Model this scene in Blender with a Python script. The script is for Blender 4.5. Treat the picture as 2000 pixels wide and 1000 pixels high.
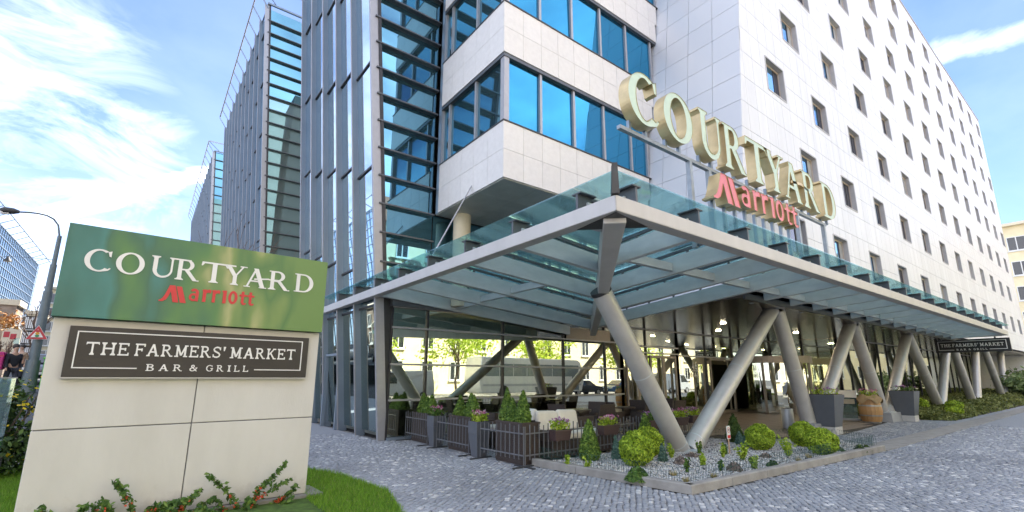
SKY_R, SKY_G, SKY_B, CLOUD = 0.245, 0.25, 0.31, 3.9
import bpy, math, random
import numpy as np
from mathutils import Vector, Matrix
from mathutils.geometry import delaunay_2d_cdt
random.seed(7); RNG = np.random.default_rng(7)
SC = bpy.context.scene
for o in list(bpy.data.objects): bpy.data.objects.remove(o, do_unlink=True)
C = SC.collection
# ------------------------------------------------------------------ camera
F, PCX, PCY, EYE = 923.9075, 1000.0, 540.0, 1.6
def _unit(v): return v / np.linalg.norm(v)
AX = _unit(np.array([1240.0, 201.0, F])); AY = _unit(np.array([-720.0, 195.0, F])); AZ = np.cross(AX, AY)
CAMM = np.array([AX, AY, AZ])                      # world = CAMM @ (right, down, forward)
cd = bpy.data.cameras.new('camera'); cam = bpy.data.objects.new('camera', cd); C.objects.link(cam)
cd.sensor_width = 36.0; cd.lens = F / 2000 * 36; cd.shift_x = 0.0; cd.shift_y = (PCY - 500) / 2000
cd.clip_start = 0.05; cd.clip_end = 1500
R_, D_, W_ = CAMM[:, 0], CAMM[:, 1], CAMM[:, 2]
cam.matrix_world = Matrix(((R_[0], -D_[0], -W_[0], 0), (R_[1], -D_[1], -W_[1], 0), (R_[2], -D_[2], -W_[2], EYE), (0, 0, 0, 1)))
SC.camera = cam
def pxl(P):                                         # picture size helper (metres -> pixels of the 2000 px photo) used to rank pieces by size
    c = CAMM.T @ (np.asarray(P, float) - np.array([0, 0, EYE]))
    if c[2] < 0.3: return None
    return PCX + F * c[0] / c[2], PCY + F * c[1] / c[2], F / c[2]
def inframe(P, m=30):
    q = pxl(P)
    return q is not None and -m < q[0] < 2000 + m and -m < q[1] < 1000 + m
# ------------------------------------------------------------------ world: daylight sky with drifting white cloud
SUN_AZ, SUN_EL = math.radians(48), math.radians(50)      # azimuth of the sun measured from +X towards +Y
w = bpy.data.worlds.new('World'); SC.world = w; w.use_nodes = True
nt = w.node_tree; nt.nodes.clear()
def N(tree, typ, **kw):
    n = tree.nodes.new(typ)
    for k, v in kw.items(): setattr(n, k, v)
    return n
out = N(nt, 'ShaderNodeOutputWorld'); bg = N(nt, 'ShaderNodeBackground')
sky = N(nt, 'ShaderNodeTexSky'); sky.sky_type = 'NISHITA'; sky.sun_disc = False
sky.sun_elevation = SUN_EL; sky.sun_rotation = math.radians(90) - SUN_AZ
sky.air_density = 1.0; sky.dust_density = 0.0; sky.ozone_density = 1.6; sky.altitude = 200
tc = N(nt, 'ShaderNodeTexCoord')
mp = N(nt, 'ShaderNodeMapping'); mp.inputs['Scale'].default_value = (1.0, 1.35, 2.3); mp.inputs['Rotation'].default_value = (0.0, 0.25, 0.5)
n1 = N(nt, 'ShaderNodeTexNoise'); n1.inputs['Scale'].default_value = 1.7; n1.inputs['Detail'].default_value = 9; n1.inputs['Roughness'].default_value = 0.56; n1.inputs['Distortion'].default_value = 0.5
rp = N(nt, 'ShaderNodeValToRGB'); rp.color_ramp.elements[0].position = 0.36; rp.color_ramp.elements[1].position = 0.66
rp.color_ramp.elements[0].color = (0, 0, 0, 1); rp.color_ramp.elements[1].color = (1, 1, 1, 1)
L = nt.links.new
L(tc.outputs['Generated'], mp.inputs['Vector']); L(mp.outputs['Vector'], n1.inputs['Vector']); L(n1.outputs['Fac'], rp.inputs['Fac'])
def dirpatch(d, tight, inner):                       # soft bank of cloud round one direction of the sky
    dp = N(nt, 'ShaderNodeVectorMath', operation='DOT_PRODUCT'); dp.inputs[1].default_value = tuple(_unit(np.array(d)))
    L(tc.outputs['Generated'], dp.inputs[0])
    mr = N(nt, 'ShaderNodeMapRange'); mr.inputs['From Min'].default_value = tight; mr.inputs['From Max'].default_value = inner
    L(dp.outputs['Value'], mr.inputs['Value']); mr.interpolation_type = 'SMOOTHSTEP'
    return mr.outputs['Result']
def mth(op, a, b, clamp=False):
    m = N(nt, 'ShaderNodeMath', operation=op); m.use_clamp = clamp
    for i, v in enumerate((a, b)):
        if isinstance(v, (int, float)): m.inputs[i].default_value = v
        else: L(v, m.inputs[i])
    return m.outputs[0]
def camdir(x, y): return CAMM @ np.array([(x - PCX) / F, (y - PCY) / F, 1.0])
bank = dirpatch(camdir(10, 270), 0.962, 0.992)
n2 = N(nt, 'ShaderNodeTexNoise'); n2.inputs['Scale'].default_value = 4.5; n2.inputs['Detail'].default_value = 8; n2.inputs['Roughness'].default_value = 0.62; n2.inputs['Distortion'].default_value = 1.2
L(mp.outputs['Vector'], n2.inputs['Vector'])
wisp = N(nt, 'ShaderNodeMapRange'); wisp.inputs['From Min'].default_value = 0.36; wisp.inputs['From Max'].default_value = 0.78; L(n2.outputs['Fac'], wisp.inputs['Value'])
bankw = mth('MULTIPLY', mth('MULTIPLY', bank, wisp.outputs['Result']), 0.62)
def streak(p, q, width, length_soft):                # a thin contrail between two directions
    a, b = _unit(camdir(*p)), _unit(camdir(*q)); nrm = _unit(np.cross(a, b)); mid = _unit(a + b)
    dp = N(nt, 'ShaderNodeVectorMath', operation='DOT_PRODUCT'); dp.inputs[1].default_value = tuple(nrm); L(tc.outputs['Generated'], dp.inputs[0])
    wob = mth('ADD', dp.outputs['Value'], mth('MULTIPLY', mth('SUBTRACT', n2.outputs['Fac'], 0.5), 0.05))
    ab = mth('ABSOLUTE', wob, 0.0)
    mr = N(nt, 'ShaderNodeMapRange'); mr.interpolation_type = 'SMOOTHSTEP'
    mr.inputs['From Min'].default_value = width; mr.inputs['From Max'].default_value = 0.0; L(ab, mr.inputs['Value'])
    lim = dirpatch(mid, length_soft, min(0.9999, length_soft + 0.5 * (1 - length_soft)))
    return mth('MULTIPLY', mr.outputs['Result'], lim)
st1 = streak((190, 392), (395, 340), 0.022, 0.985)
st2 = streak((1780, 115), (2010, 55), 0.022, 0.965)
sx = N(nt, 'ShaderNodeSeparateXYZ'); L(tc.outputs['Generated'], sx.inputs[0])
hz = N(nt, 'ShaderNodeMapRange'); hz.inputs['From Min'].default_value = 0.20; hz.inputs['From Max'].default_value = -0.02; hz.inputs['To Max'].default_value = 0.8; L(sx.outputs['Z'], hz.inputs['Value'])
clear = mth('MAXIMUM', dirpatch(camdir(390, 150), 0.88, 0.975), dirpatch(camdir(1900, 150), 0.86, 0.97))
cl = mth('MULTIPLY', rp.outputs['Color'], mth('SUBTRACT', 0.85, mth('MULTIPLY', clear, 0.78)))
cl = mth('MAXIMUM', cl, bankw); cl = mth('MAXIMUM', cl, mth('MULTIPLY', st1, 0.8)); cl = mth('MAXIMUM', cl, mth('MULTIPLY', st2, 0.30)); cl = mth('MAXIMUM', cl, hz.outputs['Result'])
mixw = N(nt, 'ShaderNodeMix', data_type='RGBA')
L(cl, mixw.inputs['Factor'])
skb = N(nt, 'ShaderNodeMix', data_type='RGBA', blend_type='MULTIPLY'); skb.inputs['Factor'].default_value = 1.0
L(sky.outputs['Color'], skb.inputs['A']); skb.inputs['B'].default_value = (SKY_R, SKY_G, SKY_B, 1)
L(skb.outputs['Result'], mixw.inputs['A']); mixw.inputs['B'].default_value = (CLOUD * 0.95, CLOUD, CLOUD * 1.10, 1)
L(mixw.outputs['Result'], bg.inputs['Color']); bg.inputs['Strength'].default_value = 0.12
L(bg.outputs['Background'], out.inputs['Surface'])
sl = bpy.data.lights.new('sun', 'SUN'); sl.energy = 2.7; sl.angle = math.radians(1.0); sl.color = (1.0, 0.95, 0.88)
so = bpy.data.objects.new('sun', sl); C.objects.link(so)
sd = Vector((math.cos(SUN_EL) * math.cos(SUN_AZ), math.cos(SUN_EL) * math.sin(SUN_AZ), math.sin(SUN_EL)))
so.rotation_euler = sd.to_track_quat('Z', 'Y').to_euler(); so.location = (20, 40, 60)
SC.view_settings.view_transform = 'Standard'; SC.view_settings.look = 'None'; SC.view_settings.gamma = 1.0
SC.view_settings.exposure = 2.85; SC.view_settings.use_curve_mapping = False
SC.render.engine = 'CYCLES'
cy = SC.cycles; cy.max_bounces = 8; cy.transparent_max_bounces = 14; cy.diffuse_bounces = 3; cy.glossy_bounces = 5; cy.transmission_bounces = 6
cy.use_denoising = True; cy.caustics_reflective = False; cy.caustics_refractive = False; cy.sample_clamp_indirect = 6
# ------------------------------------------------------------------ materials
MATS = {}
def mat(name, col, rough=0.6, metal=0.0, var=0.12, scale=5.0, bump=0.0, bscale=60.0, rnd=None, rvar=0.0, col2=None, spec=0.5, stretch=None, coat=0.0):
    """Procedural surface: noise-varied base colour, optional colour change per object or per mesh island, fine relief."""
    m = bpy.data.materials.new(name); m.use_nodes = True; t = m.node_tree; b = t.nodes['Principled BSDF']; l = t.links.new
    b.inputs['Roughness'].default_value = rough; b.inputs['Metallic'].default_value = metal
    b.inputs['Specular IOR Level'].default_value = spec
    if coat: b.inputs['Coat Weight'].default_value = coat; b.inputs['Coat Roughness'].default_value = 0.12
    co = N(t, 'ShaderNodeTexCoord'); vec = co.outputs['Object']
    if stretch:
        mpp = N(t, 'ShaderNodeMapping'); mpp.inputs['Scale'].default_value = stretch; l(vec, mpp.inputs['Vector']); vec = mpp.outputs['Vector']
    nz = N(t, 'ShaderNodeTexNoise'); nz.inputs['Scale'].default_value = scale; nz.inputs['Detail'].default_value = 6; nz.inputs['Roughness'].default_value = 0.6; l(vec, nz.inputs['Vector'])
    mx = N(t, 'ShaderNodeMix', data_type='RGBA'); c2 = col2 or tuple(min(1, c * (1 - 2 * var)) for c in col)
    mr = N(t, 'ShaderNodeMapRange'); mr.inputs['From Min'].default_value = 0.35; mr.inputs['From Max'].default_value = 0.68; l(nz.outputs['Fac'], mr.inputs['Value'])
    l(mr.outputs['Result'], mx.inputs['Factor']); mx.inputs['A'].default_value = (*col, 1); mx.inputs['B'].default_value = (*c2, 1)
    colo = mx.outputs['Result']
    if rnd:
        if rnd == 'object': src = N(t, 'ShaderNodeObjectInfo').outputs['Random']
        else: src = N(t, 'ShaderNodeNewGeometry').outputs['Random Per Island']
        hsv = N(t, 'ShaderNodeHueSaturation')
        a = N(t, 'ShaderNodeMapRange'); a.inputs['To Min'].default_value = 1 - rvar; a.inputs['To Max'].default_value = 1 + rvar; l(src, a.inputs['Value'])
        l(a.outputs['Result'], hsv.inputs['Value']); l(colo, hsv.inputs['Color']); colo = hsv.outputs['Color']
    l(colo, b.inputs['Base Color'])
    if bump:
        n3 = N(t, 'ShaderNodeTexNoise'); n3.inputs['Scale'].default_value = bscale; n3.inputs['Detail'].default_value = 4; l(vec, n3.inputs['Vector'])
        bp = N(t, 'ShaderNodeBump'); bp.inputs['Strength'].default_value = bump; bp.inputs['Distance'].default_value = 0.02
        l(n3.outputs['Fac'], bp.inputs['Height']); l(bp.outputs['Normal'], b.inputs['Normal'])
    MATS[name] = m; return m
def ramp_mat(name, stops, src='island', rough=0.7, bump=0.0, bscale=80.0, transl=0.0, noise=0.12, blotch=0.0):
    """Colour picked per stone, leaf or object from a ramp."""
    m = bpy.data.materials.new(name); m.use_nodes = True; t = m.node_tree; b = t.nodes['Principled BSDF']; l = t.links.new
    b.inputs['Roughness'].default_value = rough
    s = N(t, 'ShaderNodeObjectInfo').outputs['Random'] if src == 'object' else N(t, 'ShaderNodeNewGeometry').outputs['Random Per Island']
    r = N(t, 'ShaderNodeValToRGB'); cr = r.color_ramp; cr.interpolation = 'LINEAR'
    while len(cr.elements) < len(stops): cr.elements.new(0.5)
    for e, (p, c) in zip(cr.elements, stops): e.position = p; e.color = (*c, 1)
    l(s, r.inputs['Fac'])
    co = N(t, 'ShaderNodeTexCoord'); nz = N(t, 'ShaderNodeTexNoise'); nz.inputs['Scale'].default_value = 9; nz.inputs['Detail'].default_value = 5; l(co.outputs['Object'], nz.inputs['Vector'])
    hsv = N(t, 'ShaderNodeHueSaturation'); a = N(t, 'ShaderNodeMapRange'); a.inputs['To Min'].default_value = 1 - 2 * noise; a.inputs['To Max'].default_value = 1 + 2 * noise; l(nz.outputs['Fac'], a.inputs['Value'])
    l(a.outputs['Result'], hsv.inputs['Value']); l(r.outputs['Color'], hsv.inputs['Color']); colr = hsv.outputs['Color']
    if blotch:                                        # large worn, dusty and damp areas that run over many stones
        gp = N(t, 'ShaderNodeNewGeometry'); nb = N(t, 'ShaderNodeTexNoise'); nb.inputs['Scale'].default_value = 0.55; nb.inputs['Detail'].default_value = 7; nb.inputs['Roughness'].default_value = 0.62; l(gp.outputs['Position'], nb.inputs['Vector'])
        h2 = N(t, 'ShaderNodeHueSaturation'); a2 = N(t, 'ShaderNodeMapRange'); a2.inputs['From Min'].default_value = 0.32; a2.inputs['From Max'].default_value = 0.68; a2.inputs['To Min'].default_value = 1 - blotch; a2.inputs['To Max'].default_value = 1 + blotch; l(nb.outputs['Fac'], a2.inputs['Value']); l(a2.outputs['Result'], h2.inputs['Value']); l(colr, h2.inputs['Color']); colr = h2.outputs['Color']
    l(colr, b.inputs['Base Color'])
    if bump:
        n3 = N(t, 'ShaderNodeTexNoise'); n3.inputs['Scale'].default_value = bscale; l(co.outputs['Object'], n3.inputs['Vector'])
        bp = N(t, 'ShaderNodeBump'); bp.inputs['Strength'].default_value = bump; bp.inputs['Distance'].default_value = 0.01
        l(n3.outputs['Fac'], bp.inputs['Height']); l(bp.outputs['Normal'], b.inputs['Normal'])
    if transl:
        tr = N(t, 'ShaderNodeBsdfTranslucent'); l(hsv.outputs['Color'], tr.inputs['Color']); ms = N(t, 'ShaderNodeMixShader'); ms.inputs[0].default_value = transl
        o = t.nodes['Material Output']; l(b.outputs['BSDF'], ms.inputs[1]); l(tr.outputs['BSDF'], ms.inputs[2]); l(ms.outputs['Shader'], o.inputs['Surface'])
    MATS[name] = m; return m
def glass(name, tint, refl_col=(1, 1, 1), refl=0.3, dirt=0.0, dirtcol=(0.3, 0.45, 0.45), rough=0.0, wav=0.0):
    """Window glass: tinted see-through mixed with a mirror reflection that grows towards grazing angles, plus a little dust."""
    m = bpy.data.materials.new(name); m.use_nodes = True; t = m.node_tree; l = t.links.new
    t.nodes.remove(t.nodes['Principled BSDF']); o = t.nodes['Material Output']
    tr = N(t, 'ShaderNodeBsdfTransparent'); tr.inputs['Color'].default_value = (*tint, 1)
    gl = N(t, 'ShaderNodeBsdfGlossy'); gl.inputs['Color'].default_value = (*refl_col, 1); gl.inputs['Roughness'].default_value = rough
    lw = N(t, 'ShaderNodeLayerWeight'); lw.inputs['Blend'].default_value = 0.35
    mr = N(t, 'ShaderNodeMapRange'); mr.inputs['To Min'].default_value = refl; mr.inputs['To Max'].default_value = min(1, refl + 0.5); l(lw.outputs['Fresnel'], mr.inputs['Value'])
    base = tr.outputs['BSDF']
    if dirt:
        df = N(t, 'ShaderNodeBsdfDiffuse'); df.inputs['Color'].default_value = (*dirtcol, 1)
        tl = N(t, 'ShaderNodeBsdfTranslucent'); tl.inputs['Color'].default_value = (*dirtcol, 1)
        ad = N(t, 'ShaderNodeMixShader'); ad.inputs[0].default_value = 0.5; l(df.outputs['BSDF'], ad.inputs[1]); l(tl.outputs['BSDF'], ad.inputs[2])
        co = N(t, 'ShaderNodeTexCoord'); nz = N(t, 'ShaderNodeTexNoise'); nz.inputs['Scale'].default_value = 2.2; nz.inputs['Detail'].default_value = 7; l(co.outputs['Object'], nz.inputs['Vector'])
        dm = N(t, 'ShaderNodeMapRange'); dm.inputs['From Min'].default_value = 0.3; dm.inputs['From Max'].default_value = 0.7; dm.inputs['To Min'].default_value = dirt * 0.6; dm.inputs['To Max'].default_value = dirt * 1.4; l(nz.outputs['Fac'], dm.inputs['Value'])
        m2 = N(t, 'ShaderNodeMixShader'); l(dm.outputs['Result'], m2.inputs[0]); l(base, m2.inputs[1]); l(ad.outputs['Shader'], m2.inputs[2]); base = m2.outputs['Shader']
    if wav:
        co2 = N(t, 'ShaderNodeTexCoord'); n4 = N(t, 'ShaderNodeTexNoise'); n4.inputs['Scale'].default_value = 0.9; n4.inputs['Detail'].default_value = 1; l(co2.outputs['Object'], n4.inputs['Vector'])
        bp = N(t, 'ShaderNodeBump'); bp.inputs['Strength'].default_value = wav; bp.inputs['Distance'].default_value = 0.05; l(n4.outputs['Fac'], bp.inputs['Height']); l(bp.outputs['Normal'], gl.inputs['Normal'])
    ms = N(t, 'ShaderNodeMixShader'); l(mr.outputs['Result'], ms.inputs[0]); l(base, ms.inputs[1]); l(gl.outputs['BSDF'], ms.inputs[2]); l(ms.outputs['Shader'], o.inputs['Surface'])
    MATS[name] = m; return m
M = MATS
# ------------------------------------------------------------------ mesh helpers
class MB:
    """Collects simple solids and links them as ONE mesh object."""
    def __init__(s): s.v = []; s.f = []; s.m = []
    def add(s, vs, fs, mi=0):
        k = len(s.v); s.v += [tuple(map(float, p)) for p in vs]; s.f += [tuple(k + i for i in f) for f in fs]; s.m += [mi] * len(fs); return s
    def hexa(s, b, t, mi=0):                         # bottom ring of 4 points, top ring of 4
        return s.add(list(b) + list(t), [(3, 2, 1, 0), (4, 5, 6, 7), (0, 1, 5, 4), (1, 2, 6, 5), (2, 3, 7, 6), (3, 0, 4, 7)], mi)
    def box(s, x0, y0, z0, x1, y1, z1, mi=0):
        if x0 > x1: x0, x1 = x1, x0
        if y0 > y1: y0, y1 = y1, y0
        if z0 > z1: z0, z1 = z1, z0
        return s.hexa([(x0, y0, z0), (x1, y0, z0), (x1, y1, z0), (x0, y1, z0)], [(x0, y0, z1), (x1, y0, z1), (x1, y1, z1), (x0, y1, z1)], mi)
    def bar(s, p, q, wd, ht, up=(0, 0, 1), mi=0):    # rectangular bar from p to q, width wd sideways, ht along up
        p, q = Vector(p), Vector(q); d = (q - p).normalized(); u = Vector(up); r = d.cross(u)
        if r.length < 1e-5: r = d.cross(Vector((1, 0, 0)))
        r.normalize(); u = r.cross(d).normalized(); r = r * wd / 2; u = u * ht / 2
        return s.hexa([p - r - u, p + r - u, p + r + u, p - r + u], [q - r - u, q + r - u, q + r + u, q - r + u], mi)
    def tube(s, pts, rad, n=10, mi=0, cap=True):
        pts = [Vector(p) for p in pts]; rr = rad if isinstance(rad, (list, tuple)) else [rad] * len(pts); k = len(s.v); vs = []
        for i, p in enumerate(pts):
            d = (pts[min(i + 1, len(pts) - 1)] - pts[max(i - 1, 0)]).normalized()
            a = d.cross(Vector((0.13, 0.21, 1))); a = a if a.length > 1e-3 else d.cross(Vector((1, 0, 0))); a.normalize(); b = d.cross(a)
            for j in range(n):
                th = 2 * math.pi * j / n; vs.append(p + (a * math.cos(th) + b * math.sin(th)) * rr[i])
        fs = []
        for i in range(len(pts) - 1):
            for j in range(n):
                fs.append((i * n + j, i * n + (j + 1) % n, (i + 1) * n + (j + 1) % n, (i + 1) * n + j))
        if cap: fs.append(tuple(reversed(range(n)))); fs.append(tuple((len(pts) - 1) * n + j for j in range(n)))
        return s.add(vs, fs, mi)
    def lathe(s, prof, c=(0, 0, 0), n=20, mi=0, cap=True):
        vs = []
        for r, z in prof:
            for j in range(n):
                th = 2 * math.pi * j / n; vs.append((c[0] + r * math.cos(th), c[1] + r * math.sin(th), c[2] + z))
        fs = []
        for i in range(len(prof) - 1):
            for j in range(n): fs.append((i * n + j, i * n + (j + 1) % n, (i + 1) * n + (j + 1) % n, (i + 1) * n + j))
        if cap: fs.append(tuple(reversed(range(n)))); fs.append(tuple((len(prof) - 1) * n + j for j in range(n)))
        return s.add(vs, fs, mi)
    def prism(s, poly, d, mi=0):                     # polygon of 3-D points swept by vector d
        n = len(poly); d = Vector(d); vs = [Vector(p) for p in poly] + [Vector(p) + d for p in poly]
        fs = [tuple(reversed(range(n))), tuple(range(n, 2 * n))] + [(i, (i + 1) % n, n + (i + 1) % n, n + i) for i in range(n)]
        return s.add(vs, fs, mi)
    def quad(s, a, b, c, d, mi=0): return s.add([a, b, c, d], [(0, 1, 2, 3)], mi)
    def ball(s, c, r, n=8, m=6, sq=(1, 1, 1), mi=0):
        prof = [(math.sin(math.pi * i / m), -math.cos(math.pi * i / m)) for i in range(m + 1)]; vs = []
        for pr, pz in prof:
            for j in range(n):
                th = 2 * math.pi * j / n; vs.append((c[0] + r * sq[0] * pr * math.cos(th), c[1] + r * sq[1] * pr * math.sin(th), c[2] + r * sq[2] * pz))
        fs = [(i * n + j, i * n + (j + 1) % n, (i + 1) * n + (j + 1) % n, (i + 1) * n + j) for i in range(m) for j in range(n)]
        return s.add(vs, fs, mi)
    def mesh(s, name, mats, smooth=False, bevel=0.0, off=(0, 0, 0)):
        me = bpy.data.meshes.new(name); vs = [(p[0] - off[0], p[1] - off[1], p[2] - off[2]) for p in s.v]
        me.from_pydata(vs, [], s.f)
        for m_ in (mats if isinstance(mats, (list, tuple)) else [mats]): me.materials.append(M[m_] if isinstance(m_, str) else m_)
        if any(s.m): me.polygons.foreach_set('material_index', s.m)
        if smooth:
            me.polygons.foreach_set('use_smooth', [True] * len(me.polygons)); me.set_sharp_from_angle(angle=math.radians(42))
        me.validate(); me.update(); return me
    def build(s, name, mats, parent=None, smooth=False, world=True, kind=None, label=None, cat=None, group=None, bevel=0.0):
        off = (0, 0, 0)
        if parent is not None and world:
            r = parent
            while r.parent: r = r.parent
            off = r.location
        me = s.mesh(name, mats, smooth, off=off)
        return link(name, me, parent, kind, label, cat, group, bevel)
def link(name, me, parent=None, kind=None, label=None, cat=None, group=None, bevel=0.0):
    o = bpy.data.objects.new(name, me); C.objects.link(o)
    if parent is not None: o.parent = parent
    if bevel:
        b = o.modifiers.new('bevel', 'BEVEL'); b.width = bevel; b.segments = 2; b.limit_method = 'ANGLE'
    tag(o, label, cat, group, kind); return o
def tag(o, label=None, cat=None, group=None, kind=None):
    for k, v in (('label', label), ('category', cat), ('group', group), ('kind', kind)):
        if v: o[k] = v
    return o
def thing(name, label, cat, loc=(0, 0, 0), rz=0.0, group=None):
    o = bpy.data.objects.new(name, None); C.objects.link(o); o.location = loc; o.rotation_euler = (0, 0, rz); o.empty_display_size = 0.2
    return tag(o, label, cat, group)
def dup(root, loc=None, rz=None, label=None, scale=None):
    c = root.copy(); C.objects.link(c)
    if loc is not None: c.location = loc
    if rz is not None: c.rotation_euler = (0, 0, rz)
    if scale is not None: c.scale = (scale,) * 3 if isinstance(scale, (int, float)) else scale
    if label: c['label'] = label
    for ch in list(root.children):
        d = ch.copy(); C.objects.link(d); d.parent = c
        for g in list(ch.children):
            e = g.copy(); C.objects.link(e); e.parent = d
    return c
def npmesh(name, V, Fq, mats, mi=None, smooth=False):     # fast mesh from numpy arrays; Fq (n,k) faces of equal size
    me = bpy.data.meshes.new(name); n, k = Fq.shape
    me.vertices.add(len(V)); me.vertices.foreach_set('co', np.ascontiguousarray(V, dtype=np.float32).ravel())
    me.loops.add(n * k); me.loops.foreach_set('vertex_index', np.ascontiguousarray(Fq, dtype=np.int32).ravel())
    me.polygons.add(n); me.polygons.foreach_set('loop_start', np.arange(0, n * k, k, dtype=np.int32))
    try: me.polygons.foreach_set('loop_total', np.full(n, k, dtype=np.int32))
    except Exception: pass
    for m_ in (mats if isinstance(mats, (list, tuple)) else [mats]): me.materials.append(M[m_])
    if mi is not None: me.polygons.foreach_set('material_index', np.ascontiguousarray(mi, dtype=np.int32))
    if smooth: me.polygons.foreach_set('use_smooth', np.ones(n, dtype=bool))
    me.update(calc_edges=True); return me
def leaf_quads(P, size, up=0.3, aspect=1.6, out=None, rng=RNG):
    """One small bent-free leaf quad per point; faces roughly outwards."""
    n = len(P); nr = rng.normal(size=(n, 3))
    if out is not None: nr = nr * 0.75 + out * 1.1
    nr[:, 2] += up; nr /= np.linalg.norm(nr, axis=1)[:, None] + 1e-9
    a = np.cross(nr, rng.normal(size=(n, 3))); a /= np.linalg.norm(a, axis=1)[:, None] + 1e-9; b = np.cross(nr, a)
    s = (size * rng.uniform(0.6, 1.35, n))[:, None]; a = a * s * aspect * 0.5; b = b * s * 0.5
    V = np.stack([P - a, P - b * 0.9 + a * 0.1, P + a, P + b * 0.9 + a * 0.1], 1).reshape(-1, 3)
    return V, np.arange(4 * n).reshape(-1, 4)
def shell_points(n, kind, rx, h, rng=RNG, fill=0.35, lobes=6, rough=0.10):
    """Points in the outer shell of a ball or cone shaped plant with lumps; returns points and outward directions."""
    u = rng.uniform(-1, 1, n); th = rng.uniform(0, 2 * math.pi, n); d = np.stack([np.sqrt(1 - u * u) * np.cos(th), np.sqrt(1 - u * u) * np.sin(th), u], 1)
    lump = 1 + rough * (np.sin(lobes * th + 5 * u) + np.sin(7 * u + 2 * th + 1.3)) * 0.5
    rad = (1 - fill * rng.random(n) ** 2) * lump
    if kind == 'ball': P = d * rad[:, None] * np.array([rx, rx, h / 2]); P[:, 2] += h / 2; O = d
    else:                                             # cone with a rounded foot
        t = 1 - np.sqrt(rng.random(n)); prof = np.where(t < 0.18, 0.72 + 0.28 * t / 0.18, ((1 - t) / 0.82) ** 0.78)
        r = rx * prof * rad; P = np.stack([r * np.cos(th), r * np.sin(th), t * h + rng.normal(size=n) * 0.01], 1)
        O = np.stack([np.cos(th), np.sin(th), np.full(n, 0.35)], 1)
    return P, O
# ------------------------------------------------------------------ palette
mat('asphalt', (0.06, 0.062, 0.066), 0.85, var=0.2, scale=0.6, bump=0.3, bscale=90)
mat('earth', (0.07, 0.06, 0.05), 0.95, var=0.25, scale=3, bump=0.4, bscale=40)
mat('joint_sand', (0.185, 0.19, 0.205), 0.95, var=0.3, scale=2.0, col2=(0.23, 0.215, 0.19))
STONES = [(0.0, (0.245, 0.257, 0.285)), (0.4, (0.275, 0.288, 0.316)), (0.90, (0.31, 0.323, 0.35)), (0.92, (0.45, 0.45, 0.455)), (1.0, (0.56, 0.56, 0.56))]  # palest stops: light stones, with sky reflections painted into their colour
ramp_mat('cobble', STONES, 'island', 0.55, 0.35, 60, blotch=0.22)
ramp_mat('cobble_single', STONES, 'object', 0.55, 0.35, 60, blotch=0.22)
mat('far_paving', (0.23, 0.245, 0.275), 0.7, var=0.12, scale=26, col2=(0.32, 0.33, 0.345), bump=0.2, bscale=30)
mat('tile_brown', (0.19, 0.155, 0.135), 0.5, var=0.12, scale=3, rnd='island', rvar=0.14)
mat('kerb_stone', (0.32, 0.305, 0.285), 0.8, var=0.14, scale=4, bump=0.25, bscale=70, rnd='object', rvar=0.1)
ramp_mat('gravel', [(0, (0.18, 0.19, 0.21)), (0.2, (0.38, 0.39, 0.41)), (0.55, (0.57, 0.57, 0.58)), (0.85, (0.74, 0.73, 0.71)), (1, (0.50, 0.40, 0.32))], 'island', 0.75)
ramp_mat('grass_blade', [(0, (0.09, 0.20, 0.015)), (0.45, (0.17, 0.36, 0.025)), (0.9, (0.27, 0.46, 0.04)), (1, (0.40, 0.40, 0.12))], 'island', 0.6, transl=0.35)
mat('turf', (0.09, 0.17, 0.025), 0.9, var=0.3, scale=8)
mat('concrete', (0.64, 0.62, 0.585), 0.75, var=0.05, scale=1.4, col2=(0.57, 0.55, 0.51), bump=0.12, bscale=45, rnd='object', rvar=0.025, stretch=(1, 1, 0.35))
def stained(m):                                    # rain splash and soil on the lowest part of the panels
    t = m.node_tree; l = t.links.new; b = t.nodes['Principled BSDF']; src = b.inputs['Base Color'].links[0].from_socket
    co = N(t, 'ShaderNodeTexCoord'); sp_ = N(t, 'ShaderNodeSeparateXYZ'); l(co.outputs['Object'], sp_.inputs[0])
    nz = N(t, 'ShaderNodeTexNoise'); nz.inputs['Scale'].default_value = 5.0; nz.inputs['Detail'].default_value = 8; nz.inputs['Roughness'].default_value = .7; l(co.outputs['Object'], nz.inputs['Vector'])
    a = N(t, 'ShaderNodeMath', operation='MULTIPLY_ADD'); l(nz.outputs['Fac'], a.inputs[0]); a.inputs[1].default_value = .75; a.inputs[2].default_value = -.22
    d = N(t, 'ShaderNodeMath', operation='SUBTRACT'); l(a.outputs[0], d.inputs[0]); l(sp_.outputs['Z'], d.inputs[1])
    mr = N(t, 'ShaderNodeMapRange'); mr.inputs['From Min'].default_value = -.12; mr.inputs['From Max'].default_value = .22; mr.inputs['To Max'].default_value = .55; l(d.outputs[0], mr.inputs['Value'])
    mx = N(t, 'ShaderNodeMix', data_type='RGBA'); l(mr.outputs['Result'], mx.inputs['Factor']); l(src, mx.inputs['A']); mx.inputs['B'].default_value = (.26, .22, .17, 1); l(mx.outputs['Result'], b.inputs['Base Color'])
stained(MATS['concrete'])
mat('concrete_block', (0.34, 0.35, 0.37), 0.7, var=0.1, scale=3, bump=0.2)
mat('steel_paint', (0.55, 0.53, 0.515), 0.42, metal=0.15, var=0.06, scale=2.5, stretch=(1, 1, 0.4))
mat('steel_column', (0.53, 0.52, 0.51), 0.38, metal=0.3, var=0.07, scale=3)
mat('steel_beam', (0.60, 0.645, 0.665), 0.45, metal=0.15, var=0.12, scale=2.2, stretch=(1, 1, 3.0), col2=(0.50, 0.545, 0.57))
mat('dark_steel', (0.06, 0.062, 0.068), 0.45, metal=0.4, var=0.1)
mat('fin_paint', (0.25, 0.31, 0.385), 0.4, metal=0.35, var=0.05, scale=1.2)
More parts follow.
